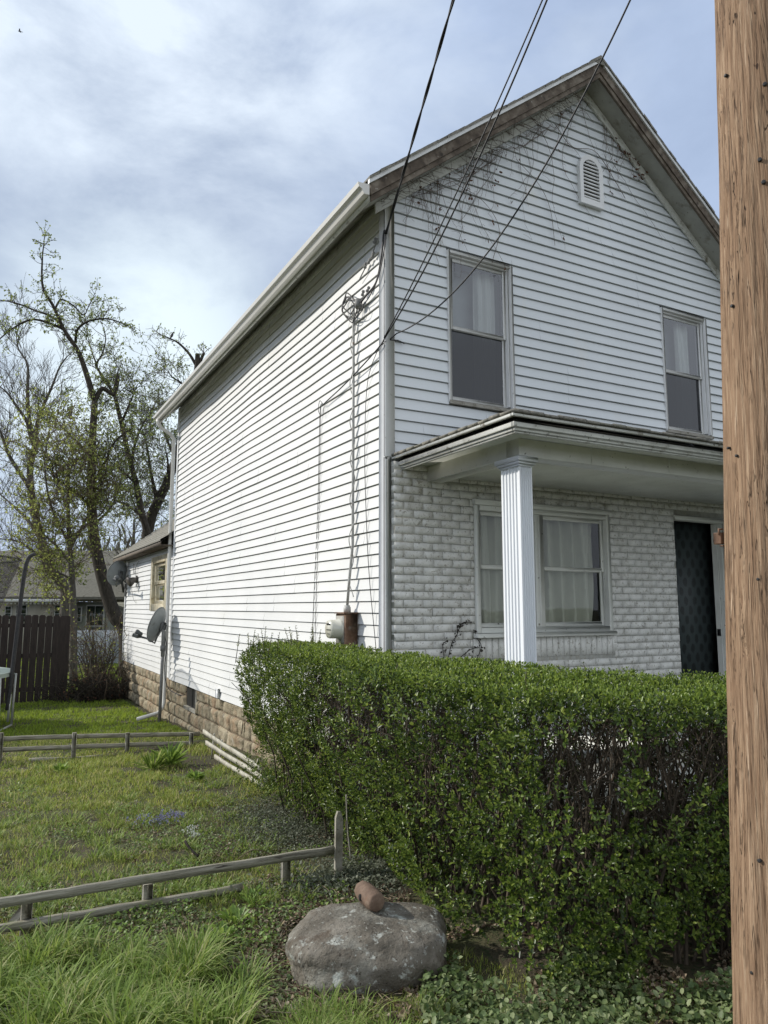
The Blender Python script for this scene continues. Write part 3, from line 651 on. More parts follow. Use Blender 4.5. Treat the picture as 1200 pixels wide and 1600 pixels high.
b = MB(); b.box((EX+.06, EY+.06, ez-.027), (XE-.06, EY+.09, ez-.001)); b.box((EX+.06, EY+.091, ez-.027), (EX+.09, YF-.03, ez-.001)); b.build('roof_gap_shade', M['dark_room'], house)  # dark strip under the roof edge, the gap's shade put into its colour
b = MB(); b.box((EX+.092, EY+.092, ez-.045), (XE-.1, YF-.03, ez-.030)); b.build('porch_soffit', M['porch_paint'], house)
CX0, CX1, CY0, CY1 = 3.515, 3.635, 4.37, 4.60
b = MB(); zbt = front(812, 715, 4.42)[2]; ztp = ez-.047
b.box((CX0+.0, CY0+.0, zbt), (8.3, CY0+.16, ztp), .004); b.box((CX0, CY0+.16, zbt+.002), (CX0+.16, YBK-.004, ztp), .004)
for u in (4.25, 5.15, 6.25, 7.3): b.box((u, CY0-.006, zbt+.01), (u+.006, CY0-.001, ztp-.003))
b.build('porch_beam', M['porch_paint'], house)
b = MB(); b.box((CX0+.161, CY0+.161, zbt+.05), (8.28, YBK-.03, zbt+.065)); b.build('porch_ceiling', M['porch_paint'], house)
b = MB()                                            # fluted square column with a flared cap
zb0 = -1.05; n = 5
def fl_face(p0, p1, outv):
    p0 = np.array(p0); p1 = np.array(p1); outv = np.array(outv); pts = []
    for k in range(n):
        a, c_ = .08+k*.84/n, .08+(k+1)*.84/n
        pts += [(a+.01, 0), (a+.025, -.009), (c_-.025, -.009), (c_-.01, 0)]
    pts = [(0, 0)]+pts+[(1, 0)]
    for i in range(len(pts)-1):
        A = p0+(p1-p0)*pts[i][0]+outv*pts[i][1]; B = p0+(p1-p0)*pts[i+1][0]+outv*pts[i+1][1]
        b.face((A[0], A[1], zb0), (B[0], B[1], zb0), (B[0], B[1], zbt-.075), (A[0], A[1], zbt-.075))
c4 = [(CX0, CY1), (CX0, CY0), (CX1, CY0), (CX1, CY1)]
for i, ov in enumerate(((-1, 0), (0, -1), (1, 0), (0, 1))): fl_face(c4[i], c4[(i+1) % 4], ov)
co = b.build('porch_column', M['column_metal'], house)
b = MB()
for g_, za, zb_ in ((.010, -.078, -.060), (.024, -.060, -.040), (.038, -.040, -.003)): b.box((CX0-g_, CY0-g_, zbt+za), (CX1+g_, CY1+g_, zbt+zb_), .004)
b.build('capital', M['column_metal'], co)
b = MB(); b.box((CX0-.03, CY0-.03, zb0), (CX1+.03, CY1+.03, zb0+.10), .005); b.build('plinth', M['column_metal'], co)
b = MB(); b.box((8.14, CY0, -1.05), (8.30, CY1, zbt-.003), .005); b.build('porch_column', M['column_metal'], house)
b = MB(); b.box((3.3, CY0-.15, -1.15), (8.4, YBK-.002, -1.055), .01); b.box((3.36, CY0-.08, -1.9), (8.34, CY0+.1, -1.152)); b.box((3.36, CY0+.1, -1.9), (3.5, YF-.1, -1.152)); b.build('porch_floor', M['old_paint'], house)

# ---------- foundation of rock-faced block
def blocks(name, axis, plane, u0, u1, z0, z1, parent, hole=None):
    V = []; F = []; bh = .2; z = z1; r_ = 0
    while z > z0:
        hgt = random.uniform(.17, .23); u = u0-random.uniform(0, .3)
        while u < u1:
            bl = random.uniform(.26, .52); a, b_ = max(u+.006, u0), min(u+bl-.006, u1); zc0, zc1 = z-hgt+.006, z-.006
            u += bl
            if b_-a < .05: continue
            if hole and b_ > hole[0] and a < hole[1] and zc1 > hole[2] and zc0 < hole[3]:
                if a < hole[0]-.05: b_ = hole[0]
                elif b_ > hole[1]+.05: a = hole[1]
                else: continue
            nx, nz = 13, 9; uu = np.linspace(a, b_, nx); zz_ = np.linspace(zc0, zc1, nz); G = np.meshgrid(uu, zz_, indexing='ij')
            s1 = np.linspace(-1, 1, nx)[:, None]; s2 = np.linspace(-1, 1, nz)[None, :]
            bul = (1-np.abs(s1)**9)*(1-np.abs(s2)**9); ox = rng.random()*50
            dep = bul*(.012+.032*vn(G[0]+ox, G[1]*1.3+ox, 8)+.022*vn(G[0], G[1]+ox, 19))+.001
            G0 = G[0]+.012*(vn(G[0], G[1], 6, 2)-.5); G1 = G[1]+.02*(vn(G[0], G[1], 4, 3)-.5)
            q = np.stack([plane-dep, G0, G1], -1) if axis == 'y' else np.stack([G0, plane-dep, G1], -1)
            base = sum(len(v) for v in V); V.append(q.reshape(-1, 3))
            i, j = np.meshgrid(np.arange(nx-1), np.arange(nz-1), indexing='ij'); k = (i*nz+j).ravel()+base; F.append(np.stack([k, k+nz, k+nz+1, k+1], 1))
        z -= hgt; r_ += 1
    return npobj(name, np.concatenate(V), [np.concatenate(F)], M['stone_block'], parent, True)
FX = XS+.035
bw = (12.40, 13.20, -1.72, -1.37)
fo = blocks('foundation', 'y', FX, YF+.0, YW-.02, -2.4, ZS+.01, house, bw)
b = MB(); b.box((FX-.002, YF, -2.4), (FX+.18, bw[0], ZS+.0)); b.box((FX-.002, bw[1], -2.4), (FX+.18, YW-.03, ZS)); b.box((FX-.002, bw[0], -2.4), (FX+.18, bw[1], bw[2])); b.build('mortar_bed', M['dark_mortar'], fo)
b = MB(); b.box((FX+.10, bw[0], bw[2]), (FX+.12, bw[1], ZS)); bo = b.build('basement_window', M['dark_void'], house)
b = MB(); b.box((FX-.03, bw[0]+.0, bw[2]+.03), (FX+.06, bw[0]+.10, ZS-.015), .005); b.box((FX-.05, bw[0]-.02, bw[2]-.02), (FX+.08, bw[1]+.0, bw[2]+.035), .006); b.build('window_frame', M['grey_wood'], bo)
b = MB(); q = side(345, 1083, XS); b.box((XS-.07, q[1]-.05, q[2]-.07), (XS-.02, q[1]+.05, q[2]+.07), .008); b.build('outlet_box', M['vinyl_white'], house)

# ================================================================ ELECTRIC METER, CONDUIT, CABLES
mc = side(552, 975, XS)
em = empty('electric_meter', (XS, mc[1], -.40), 'round glass electric meter on a rusty box on the white side wall', 'electric meter')
y_, z0_, z1_ = mc[1]-.03, -.36, -.06
b = MB(); b.box((XS-.15, y_-.11, z0_), (XS-.02, y_+.11, z1_), .006); b.box((XS-.17, y_-.12, z1_+.001), (XS-.02, y_+.12, z1_+.014), .002); b.build('meter_box', M['rusty'], em)
b = MB(); b.box((XS-.154, y_-.085, z0_+.02), (XS-.1505, y_+.09, z1_-.02)); b.build('front_plate', M['meter_metal'], em)
b = MB(); b.lathe((XS-.155, y_+.01, -.205), (-1, 0, 0), [(.098, 0), (.098, .02), (.088, .022), (.088, .10), (.082, .115), (.0, .117)], 28); gl2 = b.build('meter_dome', M['meter_glass'], em, False)
b = MB(); xx = XS-.155-.119
b.box((xx, y_-.035, -.165), (xx-.002, y_+.045, -.148))
for k in range(4): b.box((xx, y_-.045+k*.026, -.215), (xx-.002, y_-.032+k*.026, -.205))
b.box((xx, y_-.02, -.25), (xx-.002, y_+.03, -.245)); b.build('meter_dial', M['black_print'], gl2)
b = MB(); b.lathe((XS-.085, y_-.01, z1_+.01), (0, 0, 1), [(.0, 0), (.035, 0), (.035, .05), (.028, .055), (.028, .07), (.0, .07)], 16); b.build('conduit_hub', M['pipe_grey'], em)
b = MB(); b.tube([(XS-.085, y_-.01, z1_+.07), (XS-.08, y_-.04, .25), (XS-.05, y_-.05, .6), (XS-.05, y_-.05, 1.8), (XS-.05, y_-.04, 3.0)], .014, 8)
t = np.linspace(0, 1, 160); zc = .1+t*2.85; b.tube(np.stack([XS-.055+.022*np.cos(t*46)-.004, y_-.048+.024*np.sin(t*46)+.012*np.sin(t*11), zc], 1), .0045, 5)
b.build('conduit', M['pipe_grey'], em, True)
b = MB(); b.tube([(XS-.08, y_-.02, z0_), (XS-.06, y_-.02, -.5), (XS-.05, y_-.03, -1.3)], .010, 8); b.build('ground_wire', M['pipe_grey'], em, True)

# utility pole
pd = 2.2; A0 = at(1157, 1600, pd); A1 = at(1117, 0, pd)
rt = np.array([math.cos(AZ), -math.sin(AZ), 0]); pr_ = .150
A0 = A0+rt*pr_*1.01; A1 = A1+rt*(pr_+.002)
dv = (A1-A0)/(A1[2]-A0[2])
def pole_c(z): return A0+dv*(z-A0[2])
pb = pole_c(-1.72)
pole = empty('utility_pole', pb, 'tall brown weathered wooden utility pole in the right foreground', 'utility pole')
zs = np.concatenate([np.linspace(-1.8, 3.2, 420), np.linspace(3.25, 7.6, 60)]); th = np.linspace(0, 2*math.pi, 97)[:-1]
TH, ZZ = np.meshgrid(th, zs); cc = np.array([pole_c(z) for z in zs]); rr = pr_-.0045*(ZZ+1.7)/1.0*.6
k1 = vn(TH*9, ZZ*.8, 1, 2); k2 = vn(TH*20, ZZ*1.6, 1, 3); k3 = vn(np.cos(TH)*2, ZZ*.8+np.sin(TH)*2, 1, 4)
crk = np.clip(1-np.abs(vn(TH*4, ZZ*.55, 1, 6)-.5)/.018, 0, 1)*(vn(TH*3, ZZ*1.1, 1, 7) > .5)
rr = rr+.006*(k1-.5)+.004*(k2-.5)+.012*(k3-.5)-.008*crk
V = np.stack([cc[:, None, 0]+rr*np.cos(TH), cc[:, None, 1]+rr*np.sin(TH), ZZ], -1).reshape(-1, 3)
m_, n = len(zs), 96; i, j = np.meshgrid(np.arange(m_-1), np.arange(n), indexing='ij'); a = (i*n+j).ravel(); a2 = (i*n+(j+1) % n).ravel()
npobj('pole_shaft', V, [np.stack([a, a2, a2+n, a+n], 1), ], M['pole_wood'], pole, True)
for (x, y, r_) in ((1133, 118, .005), (1195, 131, .006), (1187, 249, .006), (1193, 284, .006), (1143, 478, .005), (1150, 712, .004), (1184, 905, .004), (1137, 700, .004), (1186, 1345, .005), (1174, 1520, .004)):
    for dd in np.linspace(1.9, 2.5, 400):
        q = at(x, y, dd); c0 = pole_c(q[2])
        if (q[0]-c0[0])**2+(q[1]-c0[1])**2 < (pr_-.0027*(q[2]+1.7)+.006)**2:
            nm_ = q-c0; nm_[2] = 0; b = MB(); b.lathe(q, nm_, [(0, -.012), (r_, -.012), (r_*1.1, .001), (r_*.8, .002), (0, .001)], 8); b.build('nail_hole_disc', M['black_print'], pole); break  # dark discs standing for nail holes, the shade inside given as colour
b = MB(); bl_ = at(1124, 841, 2.28); b.box(bl_+np.array([-.004, -.008, -.018]), bl_+np.array([.02, .02, .018]), .002); b.box(bl_+np.array([-.002, -.012, -.026]), bl_+np.array([.012, .0, -.022]), .001); b.tube([bl_+np.array([-.006, -.004, .01]), bl_+np.array([-.006, -.004, .028]), bl_+np.array([.012, -.004, .028])], .003, 6)
b.build('bracket', M['rusty'], pole)

def fitwire(A, px, zr=(5.2, 8.2), side_off=(-.16, 0)):   # hang a wire between a point on the house and the pole top so that it passes through the seen points
    F3 = FW*math.cos(PITCH)+np.array([0, 0, math.sin(PITCH)]); U3 = -FW*math.sin(PITCH)+np.array([0, 0, math.cos(PITCH)])
    best = None
    for z in np.linspace(*zr, 16):
        for ox in np.linspace(-1.2, 1.6, 15):
            for oy in np.linspace(-1.6, 1.2, 11):
                Bp = pole_c(z)+np.array([ox, oy, 0])
                for sag in np.linspace(0, 1.0, 9):
                    t = np.linspace(0, .85, 60)[:, None]; C = A+(Bp-A)*t-np.array([0, 0, 1])*4*sag*t*(1-t)
                    d = C@F3; u = 600+1148*(C@rt)/d; v = 800-1148*(C@U3)/d
                    e_ = 0
                    for (x0, y0) in px: e_ += np.min((u-x0)**2+(v-y0)**2)
                    e_ += 30*(ox*ox+oy*oy)
                    if best is None or e_ < best[0]: best = (e_, Bp, sag)
    Bp, sag = best[1:]; t = np.linspace(0, 1, 70)[:, None]
    print('wire', best[0]**.5, Bp-pole_c(Bp[2]), Bp[2], sag)
    return A+(Bp-A)*t-np.array([0, 0, 1])*4*sag*t*(1-t)
def twist(C, r_, p_, ph):
    T = np.gradient(C, axis=0); T /= np.linalg.norm(T, axis=1)[:, None]; u = np.cross(T, (0, 0, 1)); u /= np.linalg.norm(u, axis=1)[:, None]; v = np.cross(T, u)
    s_ = np.concatenate([[0], np.cumsum(np.linalg.norm(np.diff(C, axis=0), axis=1))])*p_+ph
    return C+r_*(np.cos(s_)[:, None]*u+np.sin(s_)[:, None]*v)
def dense(C, n):
    s_ = np.linspace(0, 1, len(C)); q = np.linspace(0, 1, n); return np.stack([np.interp(q, s_, C[:, k]) for k in range(3)], 1)
def smooth(pts, n=8):
    P_ = [np.array(p, float) for p in pts]; P_ = [2*P_[0]-P_[1]]+P_+[2*P_[-1]-P_[-2]]; o = []
    for i in range(1, len(P_)-2):
        for t in np.linspace(0, 1, n, endpoint=False):
            o.append(.5*((2*P_[i])+(-P_[i-1]+P_[i+1])*t+(2*P_[i-1]-5*P_[i]+4*P_[i+1]-P_[i+2])*t*t+(-P_[i-1]+3*P_[i]-3*P_[i+1]+P_[i+2])*t**3))
    o.append(P_[-2]); return np.array(o)
# 1. thick twisted service cable
A = front(603, 365, YF-.05)
C1 = dense(fitwire(A, [(628, 270), (655, 180), (682, 90), (709, 0)]), 500)
b = MB(); b.tube(twist(C1, .006, 9, 0), .0075, 6); b.tube(twist(C1, .006, 9, 3.1), .0075, 6); b.tube(C1, .003, 4)
sv = b.build('service_cable', M['cable_black'], None, True); tag(sv, 'thick twisted black power cable reaching the top of the house corner', 'cable')
# 2./3. two thinner cables to the corner hook, going on round to the side wall
A = front(600, 528, YF-.06)
C2 = fitwire(A, [(650, 430), (700, 335), (752, 210), (800, 112), (847, 0)]); C3 = fitwire(A+np.array([.012, -.01, .012]), [(650, 440), (705, 338), (760, 215), (805, 118), (854, 0)])
b = MB(); b.tube(C2, .0055, 6); o = b.build('phone_cable', M['cable_black'], None, True); tag(o, 'upper of two thin black cables running side by side to the hook at mid corner', 'cable')
hk = side(505, 632, XS-.05); kk = side(590, 545, XS-.06)
b = MB(); b.tube(C3, .0065, 6); b.tube(smooth([A+np.array([.012, -.01, .012]), kk, (hk+kk)/2+np.array([0, 0, -.02]), hk]), .007, 6)
b.tube(smooth([hk, hk+np.array([-.02, .05, .05]), hk+np.array([-.02, .08, -.06]), hk+np.array([0, .02, -.12]), hk+np.array([0, -.03, -.03])]), .0035, 5)
l0 = side(500, 645, XS-.03)
b.tube(smooth([hk, l0, side(497, 780, XS-.026), side(492, 900, XS-.026), side(487, 1015, XS-.026)]), .0035, 5); b.tube(smooth([hk, l0+np.array([0, -.02, 0]), side(499, 780, XS-.03), side(495, 900, XS-.028), side(492, 1015, XS-.026)]), .003, 5)
o = b.build('telephone_cable', M['cable_black'], None, True); tag(o, 'black cable wrapped round the corner, looped on a hook and dropping down the side wall', 'cable')
# 4. lone cable to the front face
A = front(610, 531, YF-.04)
C4 = fitwire(A+np.array([.05, -.03, .06]), [(690, 478), (750, 410), (820, 305), (880, 205), (932, 108), (985, 0)])
b = MB(); b.tube(np.concatenate([smooth([front(632, 537, YF-.035), front(622, 532, YF-.04), A, A+np.array([.02, -.02, .03])]), C4]), .0062, 6); o = b.build('television_cable', M['cable_black'], None, True); tag(o, 'single sagging black cable crossing the gable window to the corner', 'cable')
# cable tails by the corner: insulators, coil and drop
S_ = lambda x, y, o=.05: side(x, y, XS-o)
ci = empty('cable_bundle', S_(560, 480), 'loose coil of black cable and grey insulators high on the side wall corner', 'cable coil')
b = MB(); b.tube(smooth([front(603, 365, YF-.05), S_(600, 362, .04), S_(596, 400, .06), S_(588, 440, .06), S_(572, 462, .07), S_(561, 476, .06)]), .009, 6)
b.tube(smooth([front(603, 365, YF-.05), S_(602, 380, .05), S_(592, 430, .08), S_(578, 462, .08), S_(566, 478, .06)]), .006, 6)
for k, (rx, rz, ox, oz) in enumerate(((.20, .13, 0, 0), (.16, .16, .03, .02), (.23, .10, -.04, -.02), (.12, .09, .05, .05))):
    c0 = S_(548, 482, .06+.01*k); t = np.linspace(0, 2*math.pi, 40); b.tube(np.stack([c0[0]+.015*np.sin(3*t), c0[1]+ox+rx*np.cos(t), c0[2]+oz+rz*np.sin(t+.4)*1.0+.05*np.cos(t)], 1), .006, 6)
b.build('cable_loop', M['cable_black'], ci, True)
b = MB()
for (x, y) in ((577, 408), (571, 415), (583, 398), (567, 458), (575, 452), (586, 376)):
    c0 = S_(x, y, .05); b.lathe(c0, (random.uniform(-.3, .3), -.5, .8), [(0, -.03), (.012, -.03), (.018, -.015), (.010, 0), (.018, .012), (.012, .03), (0, .03)], 10)
b.tube(smooth([S_(590, 372), S_(580, 402), S_(572, 416), S_(560, 440)]), .006, 6); b.build('insulator', M['cable_grey'], ci, True)
b = MB(); c0 = S_(560, 474, .07); b.lathe(c0, (0, .2, 1), [(0, -.05), (.035, -.05), (.04, 0), (.03, .04), (0, .05)], 12); b.build('weatherhead', M['cable_grey'], ci, True)
b = MB(); b.tube(smooth([front(603, 533, YF-.05), S_(590, 548, .04), S_(574, 600, .03), S_(570, 700, .03), S_(572, 800, .03), S_(577, 900, .03), S_(588, 1018, .03)]), .0035, 5)
o = b.build('drop_wire', M['cable_black'], None, True); tag(o, 'thin wire dropping down the side wall between the conduit and the corner post', 'wire')
o = MB(); q = side(538, 1004, XS-.025); o.box(q+np.array([-.008, -.012, -.016]), q+np.array([.0, .012, .016]), .002); o = o.build('cable_tag', M['black_print']); tag(o, 'tiny black tag on the siding just below the electric meter', 'tag')

# ================================================================ DISHES, FLOOD LAMP
def dish(name, c, nrm, rx, rz, lab, pole_bot=None, wall=None, arm=None, lnb=None):
    c = np.array(c, float); nrm = np.array(nrm, float); nrm /= np.linalg.norm(nrm)
    u = np.cross((0, 0, 1), nrm); u /= np.linalg.norm(u); v = np.cross(nrm, u)
    base = pole_bot if pole_bot is not None else wall
    root = empty(name, base, lab, 'satellite dish')
    V = []; rings, n = 8, 36
    for side_ in (0, 1):
        for r_ in range(rings+1):
            f_ = r_/rings
            for k in range(n):
                t = 2*math.pi*k/n; V.append(c+u*rx*f_*math.cos(t)+v*rz*f_*math.sin(t)+nrm*(.16*rx*f_*f_*2-.16*rx-side_*.006))
    F = []
    for side_ in (0, 1):
        o = side_*(rings+1)*n
        for r_ in range(rings):
            for k in range(n): F.append([o+r_*n+k, o+r_*n+(k+1) % n, o+(r_+1)*n+(k+1) % n, o+(r_+1)*n+k])
    o = (rings+1)*n
    for k in range(n): F.append([rings*n+k, rings*n+(k+1) % n, o+rings*n+(k+1) % n, o+rings*n+k])
    npobj('reflector', V, [F], M['dish_grey'], root, True)
    b = MB(); bk_ = c-nrm*(.16*rx+.01)
    b.obox(bk_-nrm*.03, u, v, nrm, (.05, .08, .03), .005); b.obox(bk_-nrm*.06, u, v, nrm, (.03, .05, .03), .004); b.build('mount', M['dish_dark'], root)
    b = MB(); a0 = c-v*rz*.93-nrm*.03; b.tube([bk_-v*.05, a0-v*.02, a0+(np.array(lnb)-a0)*.5-v*.01, np.array(lnb)-v*.05], .017, 8); b.build('feed_arm', M['dish_dark'], root, True)
    b = MB(); l_ = np.array(lnb); b.lathe(l_, nrm, [(0, -.09), (.035, -.09), (.045, -.03), (.062, .0), (.062, .03), (0, .035)], 16); b.obox(l_-v*.05, u, v, nrm, (.07, .035, .06), .01); b.build('receiver', M['dish_dark'], root, True)
    return root, bk_, u, v
dz = gh(2.92, 14.1)
px = np.array([2.905, 14.10, 0])
cdish = np.array([2.84, 14.18, -.33]); lnb = at(215, 989, (px@FW)+.10)
dn = lnb-cdish; dn = dn+np.array([0, -.25, .38])
r1, bk_, _, _ = dish('pole_satellite_dish', cdish, (-.74, .60, .28), .30, .34, 'grey satellite dish on a tall grey pole standing in the grass beside the downspout', (px[0], px[1], dz), None, None, lnb)
b = MB(); b.tube([(px[0], px[1], dz-.15), (px[0]+.01, px[1], -1.2), (px[0]+.015, px[1], -.72)], .030, 10); b.tube([(px[0]+.015, px[1], -.9), (px[0]+.015, px[1], -.45), bk_-np.array([-.0, 0, .02])], .036, 10); b.tube([(px[0]+.015, px[1], -.80), (px[0]+.015, px[1], -.70)], .05, 10); b.build('mast', M['cable_grey'], r1, True)
b = MB(); b.tube(smooth([bk_, (px[0]+.07, px[1]-.05, -.7), (px[0]+.05, px[1]-.04, -1.1), (px[0]+.09, px[1]-.2, -1.45), (XS+.02, px[1]-.65, -1.55), (XS+.03, px[1]-.9, -1.45)]), .008, 6); b.build('coax_cable', M['cable_black'], r1, True)
q = at(184, 896, 18.3); cd = np.array([2.96, 20.02, q[2]])
cd = side(185, 896, 2.90); l2 = cd+np.array([-.42, -.20, -.10])
r2, bk_, u_, v_ = dish('wall_satellite_dish', cd, (-.45, .85, .25), .30, .33, 'small round grey satellite dish clamped to the far corner of the rear wing', None, (XS-.02, YW-.1, .55), None, side(183, 903, 2.62))
b = MB(); b.tube([bk_, bk_+np.array([.05, .05, -.12]), side(193, 925, XS-.04)], .03, 8); b.tube([bk_-v_*.03, side(196, 910, XS-.04)], .016, 6); wq = side(196, 922, XS-.02); b.box(wq+np.array([-.02, -.08, -.16]), wq+np.array([.0, .08, .16]), .004); b.build('wall_bracket', M['dish_dark'], r2, True)
fq = side(213, 905, XS-.04); fl = empty('flood_lamp', fq, 'small dark floodlight with curling wires between the wing window and its corner', 'floodlight')
b = MB(); b.lathe(fq+np.array([-.02, 0, 0]), (-.8, -.2, -.4), [(0, 0), (.05, .0), (.07, .06), (.12, .16), (.12, .18), (.0, .17)], 16); b.lathe(fq+np.array([-.02, .22, .02]), (-.7, .5, -.3), [(0, 0), (.04, .0), (.05, .06), (.085, .14), (.0, .135)], 16); b.build('lamp_head', M['lamp_dark'], fl, True)
b = MB(); b.lathe(fq+np.array([.03, .08, 0]), (-1, 0, 0), [(0, 0), (.09, 0), (.09, .03), (0, .035)], 14); b.build('base_plate', M['lamp_dark'], fl)
b = MB(); b.tube(smooth([fq, fq+np.array([-.02, .1, .22]), fq+np.array([-.02, .35, .38]), fq+np.array([-.01, .3, .12]), fq+np.array([-.0, .1, .3]), fq+np.array([-.0, -.2, .42])]), .007, 5); b.tube(smooth([fq+np.array([0, .25, 0]), fq+np.array([-.02, .45, -.2]), fq+np.array([0, .3, -.45]), fq+np.array([0, .0, -.55])]), .006, 5); b.build('lamp_wire', M['cable_grey'], fl, True)

# ================================================================ LEAF / BLADE / BRANCH GENERATORS
def leaves(C, D, Nn, Ln, Wd, fold=.25):
    """leaf of 6 points: base C, along D, normal Nn"""
    C = np.asarray(C); n = len(C); D = D/np.linalg.norm(D, axis=1)[:, None]; S1 = np.cross(D, Nn); S1 /= np.linalg.norm(S1, axis=1)[:, None]+1e-9; Nn = np.cross(S1, D)
    L_ = Ln[:, None]; W_ = Wd[:, None]; up = Nn*fold*W_
    V = np.stack([C, C+D*L_*.3+S1*W_*.45+up, C+D*L_*.72+S1*W_*.42+up*.8, C+D*L_-Nn*L_*.05, C+D*L_*.72-S1*W_*.42+up*.8, C+D*L_*.3-S1*W_*.45+up], 1)
    b_ = np.arange(n)[:, None]*6
    F = np.concatenate([b_+np.array([0, 1, 2, 3]), b_+np.array([0, 3, 4, 5])])
    return V.reshape(-1, 3), F
def blades(B, hgt, wd, lean, dirn, seg=3, droop=.4):
    """grass blades: base B, height, width, lean, direction angle"""
    n = len(B); dx = np.stack([np.cos(dirn), np.sin(dirn), np.zeros(n)], 1); sx = np.stack([-np.sin(dirn+rng.normal(0, .5, n)), np.cos(dirn), np.zeros(n)], 1)
    Vs = []
    for k in range(seg):
        t = k/seg; c_ = B+dx*(lean*hgt*t**1.8)[:, None]; c_[:, 2] += hgt*(t-droop*lean*t**2.5*.6); ww = (wd*(1-.55*t)/2)[:, None]; Vs += [c_-sx*ww, c_+sx*ww]
    tip = B+dx*(lean*hgt)[:, None]; tip[:, 2] += hgt*(1-droop*lean*.75); Vs.append(tip)
    m_ = 2*seg+1; V = np.stack(Vs, 1); b_ = np.arange(n)[:, None]*m_; F4 = []
    for k in range(seg-1): F4.append(b_+np.array([2*k, 2*k+1, 2*k+3, 2*k+2]))
    F3 = b_+np.array([2*seg-2, 2*seg-1, 2*seg])
    return V.reshape(-1, 3), (np.concatenate(F4) if F4 else np.zeros((0, 4), int)), F3
def rv(n): v = rng.normal(0, 1, (n, 3)); return v/np.linalg.norm(v, axis=1)[:, None]

class Tree:
    def __init__(s): s.mb = MB(); s.tw = MB(); s.lp = []; s.ld = []
    def limb(s, pts, n=7): s.mb.tube(smooth([p[:3] for p in pts], 6), np.interp(np.linspace(0, 1, (len(pts)-1)*6+1), np.linspace(0, 1, len(pts)), [p[3] for p in pts]), n)
    def grow(s, p, d, ln, r_, lev, o):
        k = 5 if lev > 0 else 4; P_ = [p]; d = d/np.linalg.norm(d); q = p.copy()
        for i in range(k):
            d = d+rng.normal(0, o.get('wig', .16), 3)+np.array([0, 0, o.get('up', .08)]); d /= np.linalg.norm(d); q = q+d*ln/k; P_.append(q.copy())
        rad = np.linspace(r_, max(r_*.35, o.get('rmin', .004)), k+1)
        s.tw.tube(P_, rad, 4 if r_ > .02 else 3, cap=False)
        if lev <= 0:
            m_ = o.get('leaf', 0)
            for _ in range(rng.poisson(m_) if m_ else 0):
                t = rng.integers(1, k+1); s.lp.append(P_[t]+rng.normal(0, .03, 3)); s.ld.append(rng.normal(0, 1, 3)+np.array([0, 0, .3]))
            return
        for _ in range(o.get('kids', 4)):
            t = rng.uniform(.25, 1); i = int(t*k); i = min(i, k-1); base = P_[i]+(P_[i+1]-P_[i])*rng.random()
            nd = d*.9+rv(1)[0]*o.get('spread', .8); s.grow(base, nd, ln*rng.uniform(.45, .75), max(r_*.5, o.get('rmin', .004)), lev-1, o)
    def spray(s, pts, n, ln, lev, o, r_=.02):
        C = smooth([p[:3] for p in pts], 6); T = np.gradient(C, axis=0)
        for _ in range(n):
            i = rng.integers(int(len(C)*o.get('from', .1)), len(C)); d = T[i]/np.linalg.norm(T[i])*.7+rv(1)[0]*1.0+np.array([0, 0, o.get('lift', .3)])
            s.grow(C[i], d, ln*rng.uniform(.6, 1.2), r_*rng.uniform(.6, 1.1), lev, o)
    def done(s, name, lab, cat, base, bark, twig, leaf=None, lsize=.06, group=None):
        root = empty(name, base, lab, cat, group)
        s.mb.build('trunk', M[bark], root, True)
        if s.tw.v: s.tw.build('branches', M[twig], root)
        if leaf and s.lp:
            n = len(s.lp); V, F = leaves(np.array(s.lp), np.array(s.ld), rv(n), rng.uniform(.6, 1.2, n)*lsize, rng.uniform(.5, .75, n)*lsize); npobj('leaves', V, [F], M[leaf], root)
        return root
def L3(pxs, d, r0, r1, dd=0.0):                    # traced limb: pixel points put at distance d (drifting dd in depth), radii r0..r1
    n = len(pxs); o = []
    for i, (x, y) in enumerate(pxs): o.append(np.append(at(x, y, d+dd*i/(n-1)), r0+(r1-r0)*i/(n-1)))
    return o
def gbase(x, y, d):
    p = at(x, y, d); return np.array([p[0], p[1], gh(p[0], p[1])])

# ================================================================ TREES BEHIND
# A: big tree with arching top, dark leaning trunk
d = 23.5; t = Tree(); tb = at(203, 1010, d); tb[2] = gh(tb[0], tb[1])-.1
trunk = [np.append(tb, .30)]+L3([(197, 987), (180, 963), (163, 913), (148, 847), (143, 780), (144, 699), (148, 627)], d, .25, .10)
t.limb(trunk, 10)
A1_ = L3([(148, 627), (133, 578), (121, 547), (100, 515), (83, 478), (67, 449), (66, 406), (69, 377)], d, .10, .014, -.6)
A2_ = L3([(100, 515), (85, 508), (60, 500), (43, 501), (17, 515), (0, 529), (-40, 560)], d, .05, .015, -1)
A3_ = L3([(96, 505), (75, 492), (57, 486), (29, 475), (0, 470), (-40, 480)], d, .045, .015, 1)
A4_ = L3([(118, 535), (121, 515), (138, 502), (164, 498), (186, 503), (212, 516)], d, .05, .012, -1)
A5_ = L3([(86, 482), (96, 468), (115, 478), (131, 492), (140, 475), (149, 462)], d, .035, .01, .6)
A6_ = L3([(148, 627), (160, 607), (178, 616), (182, 590), (186, 575)], d, .09, .02, .5)
A7_ = L3([(144, 720), (120, 690), (95, 665), (80, 640)], d, .06, .012, 1.2); A8_ = L3([(144, 760), (165, 720), (180, 690), (205, 670)], d, .06, .012, -1); A9_ = L3([(146, 800), (120, 770), (90, 750), (70, 720)], d, .06, .012, -1.5); A10 = L3([(147, 820), (175, 790), (190, 750)], d, .05, .012, 1.5)
for q in (A1_, A2_, A3_, A4_, A5_, A6_, A7_, A8_, A9_, A10): t.limb(q, 6)
o1 = dict(wig=.22, up=.02, kids=3, spread=.9, leaf=3.2, rmin=.006, lift=.1)
